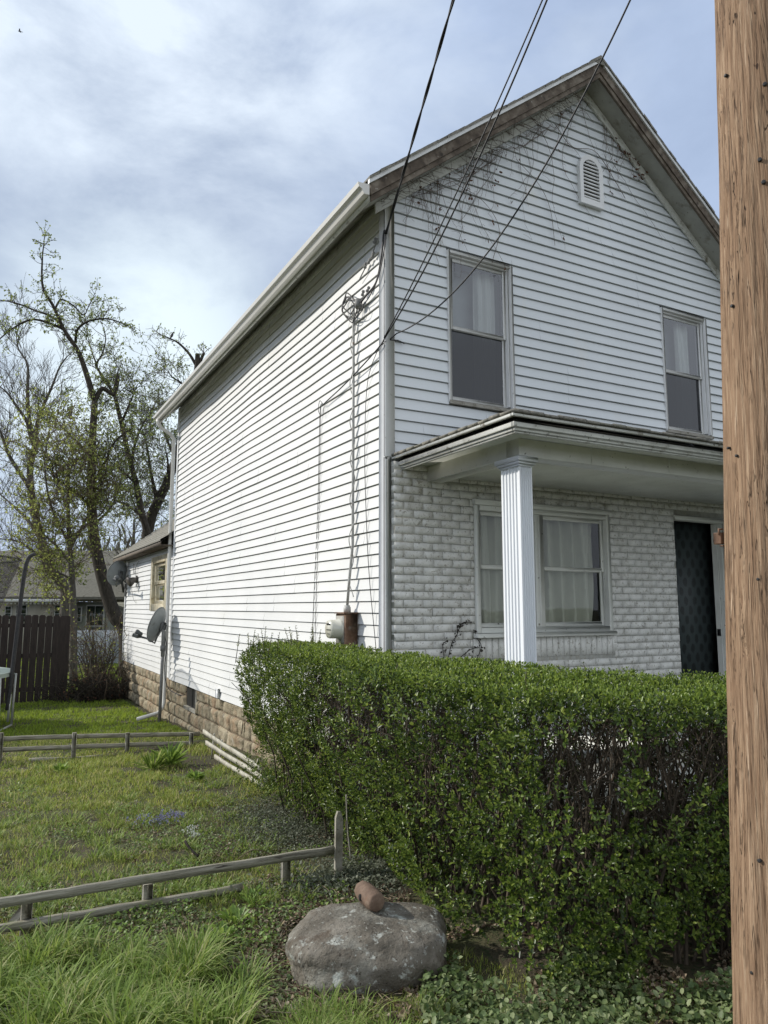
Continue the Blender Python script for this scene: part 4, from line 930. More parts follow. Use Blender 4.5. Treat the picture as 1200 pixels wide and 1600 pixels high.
for q, n in ((A1_, 46), (A2_, 26), (A3_, 24), (A4_, 26), (A5_, 14)): t.spray(q, n, .55, 1, o1, .013)
o2 = dict(wig=.2, up=.05, kids=4, spread=1.0, leaf=3.0, rmin=.006, lift=.25)
for q, n in ((A6_, 8), (A7_, 14), (A8_, 14), (A9_, 18), (A10, 12), (trunk[4:], 14)): t.spray(q, n, .95, 2, o2, .016)
t.done('leafing_tree', 'tall dark leaning tree with arching top branches, its curved trunk beside the rear wing', 'tree', tb, 'bark_dark', 'bark_dark', 'tree_leaf', .085)
# B: second dark trunk right of it
d = 25.5; t = Tree(); tb = gbase(245, 1000, d)
trunk = [np.append(tb, .20)]+L3([(240, 900), (232, 840), (221, 800), (213, 757), (201, 711), (187, 650), (178, 616), (161, 590), (149, 570)], d, .14, .04)
t.limb(trunk, 9)
B1 = L3([(149, 570), (160, 552), (165, 530), (163, 515)], d, .04, .012); B2 = L3([(152, 572), (142, 545), (135, 515)], d, .035, .01, 1); B3 = L3([(178, 616), (183, 598), (184, 584)], d, .10, .06)
B4 = L3([(205, 725), (212, 690), (225, 660), (240, 640)], d, .06, .012, 1); B5 = L3([(213, 757), (190, 735), (170, 720)], d, .05, .012, -1); B6 = L3([(190, 660), (205, 625), (215, 600)], d, .05, .012, -1); B7 = L3([(226, 810), (200, 790), (175, 780)], d, .05, .012, 1)
for q in (B1, B2, B3, B4, B5, B6, B7): t.limb(q, 6)
o2 = dict(wig=.2, up=.05, kids=4, spread=1.0, leaf=1.8, rmin=.006, lift=.3)
for q, n in ((B1, 6), (B2, 6), (B4, 16), (B5, 12), (B6, 16), (B7, 14), (trunk[3:], 22)): t.spray(q, n, 1.0, 2, o2, .015)
t.done('slender_tree', 'slender dark trunk with broken stubs and fine twigs, just left of the house corner', 'tree', tb, 'bark_dark', 'twig_grey', 'tree_leaf', .08)
# C: tree with broken top rising over the gutter
d = 27; t = Tree(); tb = gbase(232, 1000, d)
trunk = [np.append(tb, .26)]+L3([(228, 880), (233, 820), (246, 785), (262, 752), (280, 700), (298, 630), (307, 580), (309, 553)], d, .22, .09)
t.limb(trunk, 9)
C1_ = L3([(306, 570), (295, 552), (280, 537), (268, 530), (247, 521)], d, .06, .015); C2_ = L3([(309, 575), (315, 560), (319, 551)], d, .07, .045); C3_ = L3([(300, 620), (285, 600), (270, 590), (262, 580)], d, .06, .012, -1)
C4_ = L3([(275, 715), (262, 690), (250, 650), (248, 620)], d, .07, .015, 1); C5_ = L3([(246, 785), (236, 740), (230, 700), (222, 670)], d, .08, .015, -1); C6_ = L3([(233, 820), (215, 800), (200, 760)], d, .07, .015, .5); C7_ = L3([(262, 752), (262, 720), (258, 700)], d, .06, .015, -2)
for q in (C1_, C2_, C3_, C4_, C5_, C6_, C7_): t.limb(q, 6)
o3 = dict(wig=.2, up=.06, kids=4, spread=1.0, leaf=2.0, rmin=.006, lift=.3)
for q, n in ((C1_, 9), (C2_, 5), (C3_, 12), (C4_, 17), (C5_, 17), (C6_, 16), (C7_, 12), (trunk[2:-2], 22)): t.spray(q, n, 1.05 if n > 10 else .5, 2 if n > 10 else 1, o3, .016)
t.done('broken_tree', 'tree with a snapped top rising behind the gutter, its trunk behind the rear wing roof', 'tree', tb, 'bark_dark', 'twig_grey', 'tree_leaf', .08)
# D: bare tree at left
d = 26; t = Tree(); tb = gbase(100, 1000, d)
trunk = [np.append(tb, .30)]+L3([(102, 960), (103, 925), (88, 900), (73, 877), (66, 847), (56, 810), (49, 771), (47, 728), (55, 700)], d, .20, .10)
t.limb(trunk, 9)
D1 = L3([(55, 700), (48, 680), (42, 659), (29, 639), (12, 615), (-5, 600)], d, .10, .015, -1); D2 = L3([(52, 690), (45, 650), (43, 610), (43, 570), (29, 545), (25, 520)], d, .09, .012, 1); D3 = L3([(55, 700), (57, 670), (62, 647), (80, 607), (95, 570), (112, 550)], d, .09, .012, 0)
D4 = L3([(49, 765), (43, 757), (14, 711), (0, 673), (-20, 650)], d, .10, .02, -1.5); D5 = L3([(14, 711), (8, 690), (13, 660)], d, .05, .015, 1); D6 = L3([(66, 847), (45, 815), (20, 790), (-8, 765)], d, .09, .02, 1); D7 = L3([(73, 877), (50, 860), (28, 846), (0, 842)], d, .06, .015, -1)
for q in (D1, D2, D3, D4, D5, D6, D7): t.limb(q, 6)
o4 = dict(wig=.13, up=.09, kids=4, spread=.62, leaf=0, rmin=.005, lift=.6)
for q, n in ((D1, 18), (D2, 22), (D3, 22), (D4, 18), (D5, 6), (D6, 15), (D7, 8)): t.spray(q, n, 1.15, 2, o4, .017)
o5 = dict(wig=.2, up=.02, kids=4, spread=1.0, leaf=5, rmin=.006, lift=.1)
t.spray(L3([(103, 925), (90, 905), (80, 880)], d, .2, .1), 14, .9, 2, o5, .02)
t.done('bare_tree', 'bare grey tree forking from its thick trunk above the brown board fence', 'tree', tb, 'bark_grey', 'twig_grey', 'yellow_green_leaf', .085)
# E: low light-green bushy tree in front of the far house
d = 22; t = Tree(); tb = gbase(118, 1000, d)
trunk = [np.append(tb, .12)]+L3([(114, 960), (112, 900), (108, 840), (106, 780), (108, 720)], d, .11, .03); t.limb(trunk, 7)
o6 = dict(wig=.2, up=.05, kids=5, spread=1.1, leaf=1.9, rmin=.005, lift=.3, **{'from': .28})
t.spray(trunk, 34, 1.35, 2, o6, .016)
for q in (L3([(108, 860), (140, 800), (165, 740), (170, 690)], d, .05, .01, 2), L3([(108, 850), (80, 790), (70, 730), (75, 680)], d, .05, .01, -2), L3([(110, 880), (85, 850), (65, 830), (60, 800)], d, .05, .012, -1), L3([(110, 850), (135, 820), (160, 800), (175, 760)], d, .05, .012, 1), L3([(107, 800), (90, 750), (85, 700)], d, .05, .012, 1), L3([(112, 905), (92, 895), (75, 893)], d, .04, .012, -1)): t.limb(q, 5); t.spray(q, 17, 1.15, 2, o6, .012)
t.done('young_green_tree', 'small tree covered in fresh yellow green leaves in front of the far roof', 'tree', tb, 'bark_grey', 'twig_brown', 'yellow_green_leaf', .085)
# more trees that stand behind the house and to the far left
for i, (x, dd, hh, lab) in enumerate(((-60, 30, 8.5, 'leafy tree beyond the left edge of the trampoline'), (205, 34, 7.5, 'hazy green tree furthest back between the two dark trunks'), (262, 31, 7.0, 'green leafy tree close against the downspout corner'), (10, 44, 6.0, 'distant thin tree above the left end of the far roof'))):
    t = Tree(); tb = gbase(x, 1000, dd); lean = rng.normal(0, .3, 2)
    trunk = [np.append(tb+np.array([lean[0]*k/5, lean[1]*k/5, hh*k/5*.85]), .22*(1-.16*k)) for k in range(6)]; t.limb(trunk, 7)
    o7 = dict(wig=.2, up=.06, kids=5, spread=.95, leaf=(1.2, 1.0, 1.5, .2)[i], rmin=.007, lift=.4, **{'from': .3}); t.spray(trunk, (24, 20, 26, 14)[i], (1.9, 2.0, 1.6, 1.6)[i], 2, o7, .028)
    t.done('background_tree', lab, 'tree', tb, 'bark_grey', 'twig_grey', 'tree_leaf', .10, 'trees standing in the distance')
# far wood
n = 26000; ang = rng.uniform(-1.15, 1.3, n); dist_ = rng.uniform(62, 85, n); top = 1.5+5.5*vn(ang*9, dist_*.02, 1, 2)+2.5*vn(ang*40, dist_*.2, 1, 5)
B = np.stack([np.sin(AZ+ang)*dist_, np.cos(AZ+ang)*dist_, -2.3+rng.random(n)**.8*top], 1); D = rv(n)*.5+np.array([0, 0, 1]); V, F = leaves(B, D, rv(n), rng.uniform(.5, 1.6, n), rng.uniform(.06, .3, n))
o = npobj('far_wood', V, [F], M['far_twig']); tag(o, 'grey brown leafless wood along the skyline', 'wood', kind='stuff')

# birds
def bird(name, c, s_, fwd, lab, spread):
    b = MB(); c = np.array(c); fwd = np.array(fwd, float); fwd /= np.linalg.norm(fwd); up = np.array([0, 0, 1.]); sd_ = np.cross(fwd, up)
    b.lathe(c, fwd, [(0, -.6*s_), (.05*s_, -.55*s_), (.10*s_, -.3*s_), (.17*s_, -.05*s_), (.15*s_, .18*s_), (.09*s_, .28*s_), (.10*s_, .36*s_), (.08*s_, .44*s_), (.02*s_, .5*s_), (0, .56*s_)], 10)
    b.obox(c-fwd*.62*s_, fwd, sd_, up, (.2*s_, .07*s_, .01*s_))
    for g in (-1, 1):
        if spread: b.prism([c+fwd*.15*s_, c-fwd*.15*s_, c+sd_*g*.9*s_-fwd*.2*s_+up*.25*s_, c+sd_*g*.55*s_+fwd*.15*s_+up*.2*s_], up*.012*s_)
        else: b.prism([c+sd_*g*.15*s_+fwd*.15*s_, c+sd_*g*.17*s_-fwd*.1*s_, c+sd_*g*.08*s_-fwd*.55*s_, c+sd_*g*.15*s_-fwd*.1*s_+up*.1*s_], sd_*g*.01*s_)
    o = b.build(name, M['bird_black'], None, True); tag(o, lab, 'bird')
bird('perched_bird', at(268.5, 524, 27), .30, (.3, 0, .8), 'small dark bird perched on the bare broken branch', False)
bird('flying_bird', at(31, 49, 40), .22, (-.8, .2, .1), 'tiny dark bird flying high in the upper left sky', True)

# ================================================================ FAR HOUSE
d = 34; F0 = at(100, 949, d)
def FP(x, y, dd=0): return at(x, y, d+dd)
fx = lambda x: at(x, 949, d)
ux = rt; zg = -2.35
def fbox(mb, x0, x1, z0, z1, f0, f1):
    p0, p1 = fx(x0), fx(x1); c_ = (p0+p1)/2+FW*((f0+f1)/2); c_[2] = (z0+z1)/2; mb.obox(c_, ux, FW, (0, 0, 1), (np.linalg.norm(p1-p0)/2, (f1-f0)/2, (z1-z0)/2))
zy = lambda y: (949-y)/1148*d
fh = empty('far_house', [fx(90)[0], fx(90)[1], zg], 'low cream and grey bungalow with a broad brown roof beyond the fence', 'house')
b = MB(); fbox(b, -160, 112, zg, zy(940), 0, 9); b.build('wall', M['far_cream'], fh)
b = MB(); fbox(b, 113, 330, zg, zy(941), .6, 9); w_ = b.build('wall', M['far_grey'], fh); w_['label'] = 'grey green clapboard section'
b = MB(); p0, p1 = fx(-180), fx(360)
rz0, rz1 = zy(937), zy(852)
r4 = [p0+FW*-.6, p1+FW*-.6, p1+FW*5, p0+FW*5]; zz4 = [rz0, rz0, rz1, rz1]; q4 = [np.array([p[0], p[1], z]) for p, z in zip(r4, zz4)]; b.prism(q4, (0, 0, .12))
r5 = [p0+FW*5, p1+FW*5, p1+FW*10.5, p0+FW*10.5]; q5 = [np.array([p[0], p[1], z]) for p, z in zip(r5, [rz1, rz1, rz0, rz0])]; b.prism(q5, (0, 0, .12)); b.build('roof', M['far_roof'], fh)
b = MB(); fbox(b, -180, 108, zy(941), zy(936.5), -.68, -.6); b.build('fascia', M['trim_white'], fh)
b = MB()
for k in range(44): fbox(b, -150+k*6, -147+k*6, zy(944.5), zy(941.2), -.5, -.45)
b.build('dentil_trim', M['trim_white'], fh)
for (x0, x1, y0, y1, f_, bay) in ((27, 44, 945, 972, 0, 0), (87, 99, 945, 972, 0, 0), (114, 121, 948, 972, .6, 0), (128, 157, 945, 985, .6, 1), (10, 20, 947, 968, 0, 0)):
    b = MB(); fbox(b, x0, x1, zy(y1), zy(y0), f_-.10, f_+.02); wn_ = b.build('window', M['trim_white'], fh)
    b = MB(); xm_ = (x0+x1)/2
    if bay: fbox(b, x0+2, xm_-.6, zy(y1-8), zy(y0+2), f_-.13, f_-.11); fbox(b, xm_+.6, x1-2, zy(y1-8), zy(y0+2), f_-.13, f_-.11); fbox(b, x0+2, x1-2, zy(y1-1.5), zy(y1-6), f_-.13, f_-.11)
    else: fbox(b, x0+1.2, x1-1.2, zy((y0+y1)/2), zy(y0+1.2), f_-.13, f_-.11); fbox(b, x0+1.2, x1-1.2, zy(y1-1.2), zy((y0+y1)/2+.8), f_-.13, f_-.11)
    b.build('pane', M['far_glass'], wn_)
b = MB(); p0, p1 = at(105, 949, 30), at(330, 949, 30); c_ = (p0+p1)/2; c_[2] = (-2.3-.93)/2; b.obox(c_, ux, FW, (0, 0, 1), (np.linalg.norm(p1-p0)/2, .1, 1.37/2), .02)
for k in range(8): q = p0+(p1-p0)*k/7; b.box((q[0]-.07, q[1]-.18, -2.3), (q[0]+.07, q[1]-.05, -.90))
o = b.build('low_wall', M['far_white']); tag(o, 'pale blue white low wall behind the bare shrub, below the far house windows', 'wall')

# ================================================================ BOARD FENCE
fy = 19.35; fence = empty('board_fence', (0, fy, gh(0, fy)), 'dark brown dog-eared board fence across the back of the yard', 'fence')
b = MB(); x = 1.80; k = 0
topz = at(60, 962, fy*.97)[2]
while x > -9:
    wd = .145 if k else .24; g = gh(x, fy); th_ = random.uniform(-.012, .012); x0, x1 = x-wd, x; zt = -.19+random.uniform(-.012, .012)+.012*math.sin(x*2)
    b.prism([(x0, fy, g-.02+random.uniform(0, .05)), (x1, fy, g-.02), (x1+th_, fy, zt-.035), (x1-.03+th_, fy, zt), (x0+.03+th_, fy, zt), (x0+th_, fy, zt-.035)], (0, .02, 0))
    x -= wd+random.uniform(.003, .014) if k else wd+.004; k += 1
b.build('boards', M['fence_dark'], fence)
b = MB()
for z in (-.42, -1.12, -1.9): b.box((-9, fy+.021, z-.045), (1.78, fy+.06, z+.045))
b.build('rail', M['fence_dark'], fence)
for x in (1.72, -.6, -3.0, -5.4, -7.8):
    b = MB(); b.box((x-.05, fy+.061, gh(x, fy)-.1), (x+.05, fy+.16, -.25)); b.build('post', M['fence_dark'], fence)

# ================================================================ TRAMPOLINE
tf = gbase(5, 1112, 13.3); R_ = 1.85; tc_ = tf+np.array([-1.75, .55, 0]); zr_ = tf[2]+.98
tr = empty('trampoline', tc_, 'round trampoline with dark safety net and foam poles at the left edge', 'trampoline')
def ringp(r_, z, n=48): return [(tc_[0]+r_*math.cos(a), tc_[1]+r_*math.sin(a), z) for a in np.linspace(0, 2*math.pi, n+1)]
b = MB(); b.tube(ringp(R_, zr_-.02), .025, 8); b.build('frame', M['galv'], tr, True)
b = MB(); P1, P2, P3, P4 = ringp(R_+.05, zr_+.02), ringp(R_-.28, zr_+.03), ringp(R_+.06, zr_-.05), ringp(R_-.28, zr_+.01)
for i in range(48): b.face(P1[i], P1[i+1], P2[i+1], P2[i]); b.face(P3[i], P3[i+1], P1[i+1], P1[i])
b.build('pad', M['pad_green'], tr)
b = MB(); b.face(*ringp(R_-.27, zr_+.005)[:-1]); b.build('mat', M['net_black'], tr)
a0 = math.atan2(tf[1]-tc_[1], tf[0]-tc_[0])
for k in range(4):
    a = a0+k*math.pi/2; e0 = np.array([math.cos(a), math.sin(a), 0]); tg = np.array([-math.sin(a), math.cos(a), 0]); pp = tc_+e0*(R_+.03)
    b = MB(); g = gh(pp[0], pp[1])-zr_
    for s_ in (-.28, .28): b.tube([pp+tg*s_*1.6+np.array([0, 0, .98-.03]), pp+tg*s_*1.3+np.array([0, 0, .04])], .02, 8)
    b.tube([pp-tg*.38+np.array([0, 0, .04]), pp+tg*.38+np.array([0, 0, .04])], .02, 8); b.build('leg', M['galv'], tr, True)
tip = None
for k in range(5):
    a = a0+k*2*math.pi/5; e0 = np.array([math.cos(a), math.sin(a), 0]); pp = tc_+e0*(R_+.05)
    b = MB(); b.tube(smooth([pp+np.array([0, 0, .35]), pp+e0*.05+np.array([0, 0, 1.2]), pp+e0*.12+np.array([0, 0, 2.5]), pp+e0*.18+np.array([0, 0, 3.0]), pp+e0*.30+np.array([0, 0, 3.12])]), .036, 8); b.build('net_pole', M['net_black'], tr, True)
    b = MB(); b.tube([pp+e0*.02+np.array([0, 0, .15]), pp+e0*.03+np.array([0, 0, .62])], .022, 8); b.build('pole_foot', M['galv'], tr, True)
b = MB(); tops = ringp(R_+.05, zr_+2.05, 20)
for i in range(20):                                  # net hangs a little slack between poles
    a, c_ = ringp(R_-.60, zr_+.05, 20)[i], ringp(R_-.60, zr_+.05, 20)[i+1]
    b.face(a, c_, tops[i+1], tops[i])
b.tube(tops, .02, 6); 
nm = bpy.data.materials.new('net_mesh'); nm.use_nodes = True; t_ = nm.node_tree; t_.nodes.clear(); o_ = nn(t_, 'ShaderNodeOutputMaterial'); tr_ = nn(t_, 'ShaderNodeBsdfTransparent'); df = nn(t_, 'ShaderNodeBsdfDiffuse'); df.inputs[0].default_value = (.05, .05, .055, 1); mx = nn(t_, 'ShaderNodeMixShader'); mx.inputs[0].default_value = .40
t_.links.new(tr_.outputs[0], mx.inputs[1]); t_.links.new(df.outputs[0], mx.inputs[2]); t_.links.new(mx.outputs[0], o_.inputs[0]); b.build('safety_net', nm, tr)

# ================================================================ LOW RAIL FENCES
def rail(mb, p, q, wd, th, n=14, wob=.006):
    p, q = np.array(p, float), np.array(q, float); C = [p+(q-p)*t+np.array([0, 0, wob*math.sin(7*t+p[0])+random.uniform(-.002, .002)]) for t in np.linspace(0, 1, n+1)]
    for i in range(n): pass
    d_ = (q-p)/np.linalg.norm(q-p); s_ = np.cross(d_, (0, 0, 1)); s_ /= np.linalg.norm(s_); u = np.cross(s_, d_); vs = []
    for c_ in C:
        j = [random.uniform(-.0025, .0025) for _ in range(4)]; e_ = .006
        for (a, b_) in ((-1, -1), (-1, 1), (1, 1), (1, -1)):
            vs.append(c_+s_*(a*th/2)+u*(b_*(wd/2)+j[0]*1.0)); 
    fs = [(i*4+k, i*4+(k+1) % 4, i*4+4+(k+1) % 4, i*4+4+k) for i in range(n) for k in range(4)]+[(3, 2, 1, 0), (n*4, n*4+1, n*4+2, n*4+3)]
    mb.idx(vs, fs)
nf = empty('low_rail_fence', (1.2, 4.6, -1.76), 'grey two-rail garden fence in the foreground running to the hedge', 'fence')
YN = 4.60; fp = lambda x, y: front(x, y, YN)
b = MB(); p, q = fp(-60, 1422), fp(524, 1326); p = p+(p-q)*1.1; rail(b, p, q, .046, .028, 44, .004); b.build('rail', M['rail_wood'], nf)
b = MB(); p, q = fp(-60, 1462), fp(378, 1386); p = p+(p-q)*1.2; rail(b, p, q, .038, .036, 36, .004); b.build('rail', M['rail_wood'], nf)
for (x, y0, y1) in ((43, 1408, 1448), (233, 1380, 1412), (450, 1336, 1365), (-200, 1444, 1490), (-480, 1486, 1535)):
    a, c_ = fp(x, y0+4), fp(x, y1+14); b = MB(); b.box((a[0]-.028, YN+.02, c_[2]-.05), (a[0]+.028, YN+.06, a[2]), .004); b.build('post', M['grey_wood'], nf)
pk = empty('picket', fp(527, 1345), 'upright pointed grey picket standing at the edge of the hedge', 'picket')
a, c_ = fp(527, 1266), fp(527, 1365); b = MB(); x0, x1 = a[0]-.026, a[0]+.026
b.prism([(x0, YN-.03, c_[2]-.1), (x1, YN-.03, c_[2]-.1), (x1+.004, YN-.03, a[2]-.05), (x1-.012, YN-.03, a[2]-.005), (x0+.018, YN-.03, a[2]), (x0+.004, YN-.03, a[2]-.04)], (0, .022, 0)); b.build('pale_board', M['grey_wood'], pk)
b = MB(); st = fp(538, 1240); b.tube(smooth([st+np.array([0, -.03, .0]), fp(540, 1290)+np.array([0, -.03, 0]), fp(545, 1340)+np.array([0, -.03, 0])]), .005, 5); b.build('wire_stake', M['grey_wood'], pk, True)
YM = 10.55; fp2 = lambda x, y: front(x, y, YM)
mf = empty('middle_rail_fence', (1.2, YM, gh(1.2, YM)), 'weathered two-rail fence across the middle of the yard reaching the house', 'fence')
b = MB(); rail(b, fp2(-600, 1173), fp2(312, 1146), .052, .035, 40, .008); b.build('rail', M['rail_wood'], mf)
b = MB(); rail(b, fp2(-600, 1197), fp2(312, 1160), .052, .035, 40, .008); b.build('rail', M['rail_wood'], mf)
b = MB(); rail(b, fp2(45, 1189), fp2(160, 1183), .05, .05, 8, .005); b.build('rail', M['rail_wood'], mf)
for x in (-330, -220, -110, 2, 116, 199, 298):
    a, c_ = fp2(x, 1144), fp2(x, 1178); b = MB(); b.box((a[0]-.028, YM-.055, c_[2]-.10), (a[0]+.028, YM-.020, a[2]), .006); b.build('post', M['grey_wood'], mf)
sf = empty('leaning_white_fence', gz(370, 1190, -1.8), 'peeling white picket fence section leaning beside the hedge end', 'fence')
for (x0, y0, x1, y1) in ((318, 1143, 396, 1194), (322, 1160, 405, 1212), (336, 1182, 400, 1222)):
    p, q = side(x0, y0, 2.60), side(x1+12, y1+8, 2.58); b = MB(); rail(b, p, q, .05, .022, 8, .004); b.build('rail', M['white_wood'], sf)
for x, y in ((335, 1150), (347, 1160)):
    p, q = side(x, y-4, 2.62), side(x-5, y+38, 2.62); b = MB(); b.tube([p, q], .012, 6); b.build('stake', M['white_wood'], sf)
for x, y, lab in ((400, 1212, 'short white broken board upright at the foot of the hedge end'), (430, 1222, 'white board scrap lying under the hedge end')):
    p = gz(x, y, -1.76); b = MB(); b.beam(p+np.array([0, 0, 0]), p+(np.array([.05, .02, .16]) if x < 410 else np.array([.16, .05, .05])), .06, .02, (0, 1, .2), .003); o = b.build('board_scrap', M['white_wood']); tag(o, lab, 'board')
p = gz(24, 1444, -1.74); b = MB(); b.beam(p+np.array([-.04, -.05, .0]), p+np.array([.04, .07, .05]), .05, .015, (0, 0, 1), .003); o = b.build('board_scrap', M['grey_wood']); tag(o, 'short grey board end poking out behind the foreground rail at the left', 'board')

# ================================================================ ROCK AND HAMMER HEAD
rc = gz(583, 1455, -1.60); rc = np.array([1.70, 3.34, -1.66])
nu, nv = 120, 60; U, Vv = np.meshgrid(np.linspace(0, 2*math.pi, nu+1)[:-1], np.linspace(-.5*math.pi, .5*math.pi, nv)); cx_ = np.cos(Vv)
def sp(v, e): return np.sign(v)*np.abs(v)**e
ax_, ay_, az_ = .395, .30, .135
x_ = sp(cx_, .62)*sp(np.cos(U), .8); y__ = sp(cx_, .62)*sp(np.sin(U), .8); z_ = sp(np.sin(Vv), .5)
nzs = .75*vn(x_*1.2+y__*.5, z_*1.3+y__*1.1, 1.2, 31)+.30*vn(x_*3+z_, y__*3-z_, 1.3, 9)+.10*vn(x_*8+z_*3, y__*8+z_*5, 1.3, 10)+.04*vn(x_*20+z_*13, y__*20+z_*15, 1.3, 11); k = .85+.22*nzs
X_ = x_*ax_*k; Y_ = y__*ay_*k; Z_ = z_*az_*(.92+.12*nzs)-.03*np.clip(-x_, 0, 1)*(z_ > 0)
V = np.stack([rc[0]+X_*rt[0]+Y_*FW[0], rc[1]+X_*rt[1]+Y_*FW[1], rc[2]+.06+Z_], -1).reshape(-1, 3)
i, j = np.meshgrid(np.arange(nv-1), np.arange(nu), indexing='ij'); a = (i*nu+j).ravel(); a2 = (i*nu+(j+1) % nu).ravel()
o = npobj('boulder', V, [np.stack([a, a2, a2+nu, a+nu], 1)], M['rock'], None, True); tag(o, 'large brown boulder with pale lichen beside the hedge', 'rock')
RV = V
def rocktop(x, y):
    d2 = (RV[:, 0]-x)**2+(RV[:, 1]-y)**2; s_ = RV[d2 < .0015]; return s_[:, 2].max() if len(s_) else -1.4
hc = at(577, 1400, 3.62); hz = rocktop(hc[0], hc[1]); print('rocktop', hz, hc)
ha = rt*.40-FW*.90; ha /= np.linalg.norm(ha)
# keep the head on its sight line, resting on the boulder
for dd in np.linspace(3.3, 4.1, 81):
    q = at(577, 1400, dd); z = rocktop(q[0], q[1])
    if abs((q[2]-.045)-z) < .005: hc = q; break
hm = empty('hammer_head', hc-np.array([0, 0, .045]), 'rusty sledge hammer head without handle lying on the boulder', 'hammer head')
b = MB(); b.lathe(hc, ha, [(0, -.100), (.038, -.100), (.045, -.090), (.050, -.05), (.050, .05), (.045, .090), (.038, .100), (0, .100)], 8)
b.build('head', M['rust_head'], hm)
ev = np.cross(ha, (0, 0, 1)); ev /= np.linalg.norm(ev)
ev = -ev if ev@rt > 0 else ev
b = MB(); b.lathe(hc+ev*.0435+np.array([0, 0, .0]), ev, [(.015, .0), (.015, .008), (0, .0082)], 14); b.build('eye_hole', M['dark_void'], hm)

# ================================================================ HEDGE
HP = np.array([(2.36, 7.20), (2.24, 6.4), (2.12, 5.4), (2.05, 4.6), (2.03, 3.9), (2.06, 3.3), (2.25, 2.82), (2.6, 2.45), (3.1, 2.22), (4.0, 2.08), (5.6, 2.0), (5.7, 3.15), (4.4, 3.18), (3.6, 3.25), (3.12, 3.7), (2.95, 4.6), (2.92, 5.6), (2.88, 6.6), (2.80, 7.35)])
def ztop(x, y): return np.interp(y+(-.35*(x-2.5)), [1.0, 2.5, 3.5, 5, 7.4], [-.47, -.44, -.39, -.385, -.365])+.05*(vn(x, y, 2.2, 3)-.5)+.03*(vn(x, y, 6, 4)-.5)
def inside(px, py, poly):
    c_ = np.zeros(len(px), bool); n = len(poly)
    for i in range(n):
        x0, y0 = poly[i]; x1, y1 = poly[(i+1) % n]; c_ ^= ((y0 > py) != (y1 > py)) & (px < (x1-x0)*(py-y0)/(y1-y0+1e-12)+x0)
    return c_
hedge = empty('hedge', (2.6, 4.5, gh(2.6, 4.5)), 'broad clipped green privet hedge in front of the porch and side wall', 'hedge')
seg = np.roll(HP, -1, 0)-HP; sl2 = np.linalg.norm(seg, axis=1); cum = np.concatenate([[0], np.cumsum(sl2)]); per = cum[-1]
def hside(n, depth):
    s_ = rng.random(n)*per; i = np.searchsorted(cum, s_, side='right')-1; i = np.clip(i, 0, len(seg)-1); t = (s_-cum[i])/sl2[i]; p = HP[i]+seg[i]*t[:, None]
    nr = np.stack([seg[i, 1], -seg[i, 0]], 1)/sl2[i][:, None]
    # smooth normals
    area = np.sum(HP[:, 0]*np.roll(HP[:, 1], -1)-np.roll(HP[:, 0], -1)*HP[:, 1]); nr = nr if area > 0 else -nr
    h = rng.random(n); g = gh(p[:, 0], p[:, 1]); zt = ztop(p[:, 0], p[:, 1]); z = g+(zt-g)*(.06+.95*h)
    prof = -np.interp(p[:, 1], [2.2, 2.6, 3.0, 3.6, 4.2], [.04, .02, .04, .20, .44])*np.clip(1-h/.62, 0, 1)**1.1+.05*np.sin(h*math.pi)-.16*np.clip((h-.86)/.14, 0, 1)**2
    lump = .22*(vn(s_, z, 1.6, 5)-.5)+.20*(vn(s_, z, 4.3, 6)-.5)
    o = prof+lump-depth
    P_ = np.stack([p[:, 0]+nr[:, 0]*o, p[:, 1]+nr[:, 1]*o, z], 1); N_ = np.stack([nr[:, 0], nr[:, 1], .25+.8*np.clip(h-.8, 0, 1)*3], 1)
    dens = vn(s_, z, 2.6, 7)*.6+vn(s_, z, 6, 8)*.4
    return P_, N_, dens, h
def htop(n, depth=0):
    x = rng.uniform(1.9, 5.8, n*2); y = rng.uniform(1.9, 7.5, n*2); k = inside(x, y, (HP-HP.mean(0))*.97+HP.mean(0)); x, y = x[k], y[k]; z = ztop(x, y)-depth
    return np.stack([x, y, z], 1), np.stack([rng.normal(0, .25, len(x)), rng.normal(0, .25, len(x)), np.ones(len(x))], 1), vn(x, y, 3, 7), np.ones(len(x))
def shoots(P_, N_, ln, nl, lsz):
    """each shoot: opposite leaf pairs up a short stem"""
    n = len(P_); N_ = N_/np.linalg.norm(N_, axis=1)[:, None]; ax = N_*.8+np.array([0, 0, .55])+rng.normal(0, .38, (n, 3)); ax /= np.linalg.norm(ax, axis=1)[:, None]
    VL = []; FL = []; off = 0; a = np.cross(ax, rv(n)); a /= np.linalg.norm(a, axis=1)[:, None]; b_ = np.cross(ax, a); ls = ln*rng.uniform(.6, 1.3, n)
    for k in range(nl):
        f = (k+.6)/nl; th = k*1.57+rng.normal(0, .35, n); r1_ = np.cos(th)[:, None]*a+np.sin(th)[:, None]*b_; sz = lsz*rng.uniform(.65, 1.25, n)*(1.0 if k < nl-1 else .75)
        for g in (1, -1):
            D = r1_*g*(1.0-.55*f)+ax*(.45+.7*f)+rng.normal(0, .15, (n, 3)); C_ = P_+ax*(ls*(f-.6))[:, None]; V_, F_ = leaves(C_, D, ax-D*.2, sz, sz*rng.uniform(.42, .58, n), .22); VL.append(V_); FL.append(F_+off); off += len(V_)
    return np.concatenate(VL), np.concatenate(FL), ax, ls
def cat(parts):
    V = []; F = []; o = 0
    for v, f in parts: V.append(v); F.append(f+o); o += len(v)
    return np.concatenate(V), np.concatenate(F)
parts = []; stems = []
P_, N_, dn_, h_ = hside(15500, 0)
thr = np.where((P_[:, 1] < 3.2) & (P_[:, 0] > 2.5) & (h_ > .48) & (h_ < .84), .47, .36); keep = (rng.random(len(P_)) < np.clip((dn_-thr+.12)*6, .04, 1)) & ~((h_ < .12) & (rng.random(len(P_)) < .3))
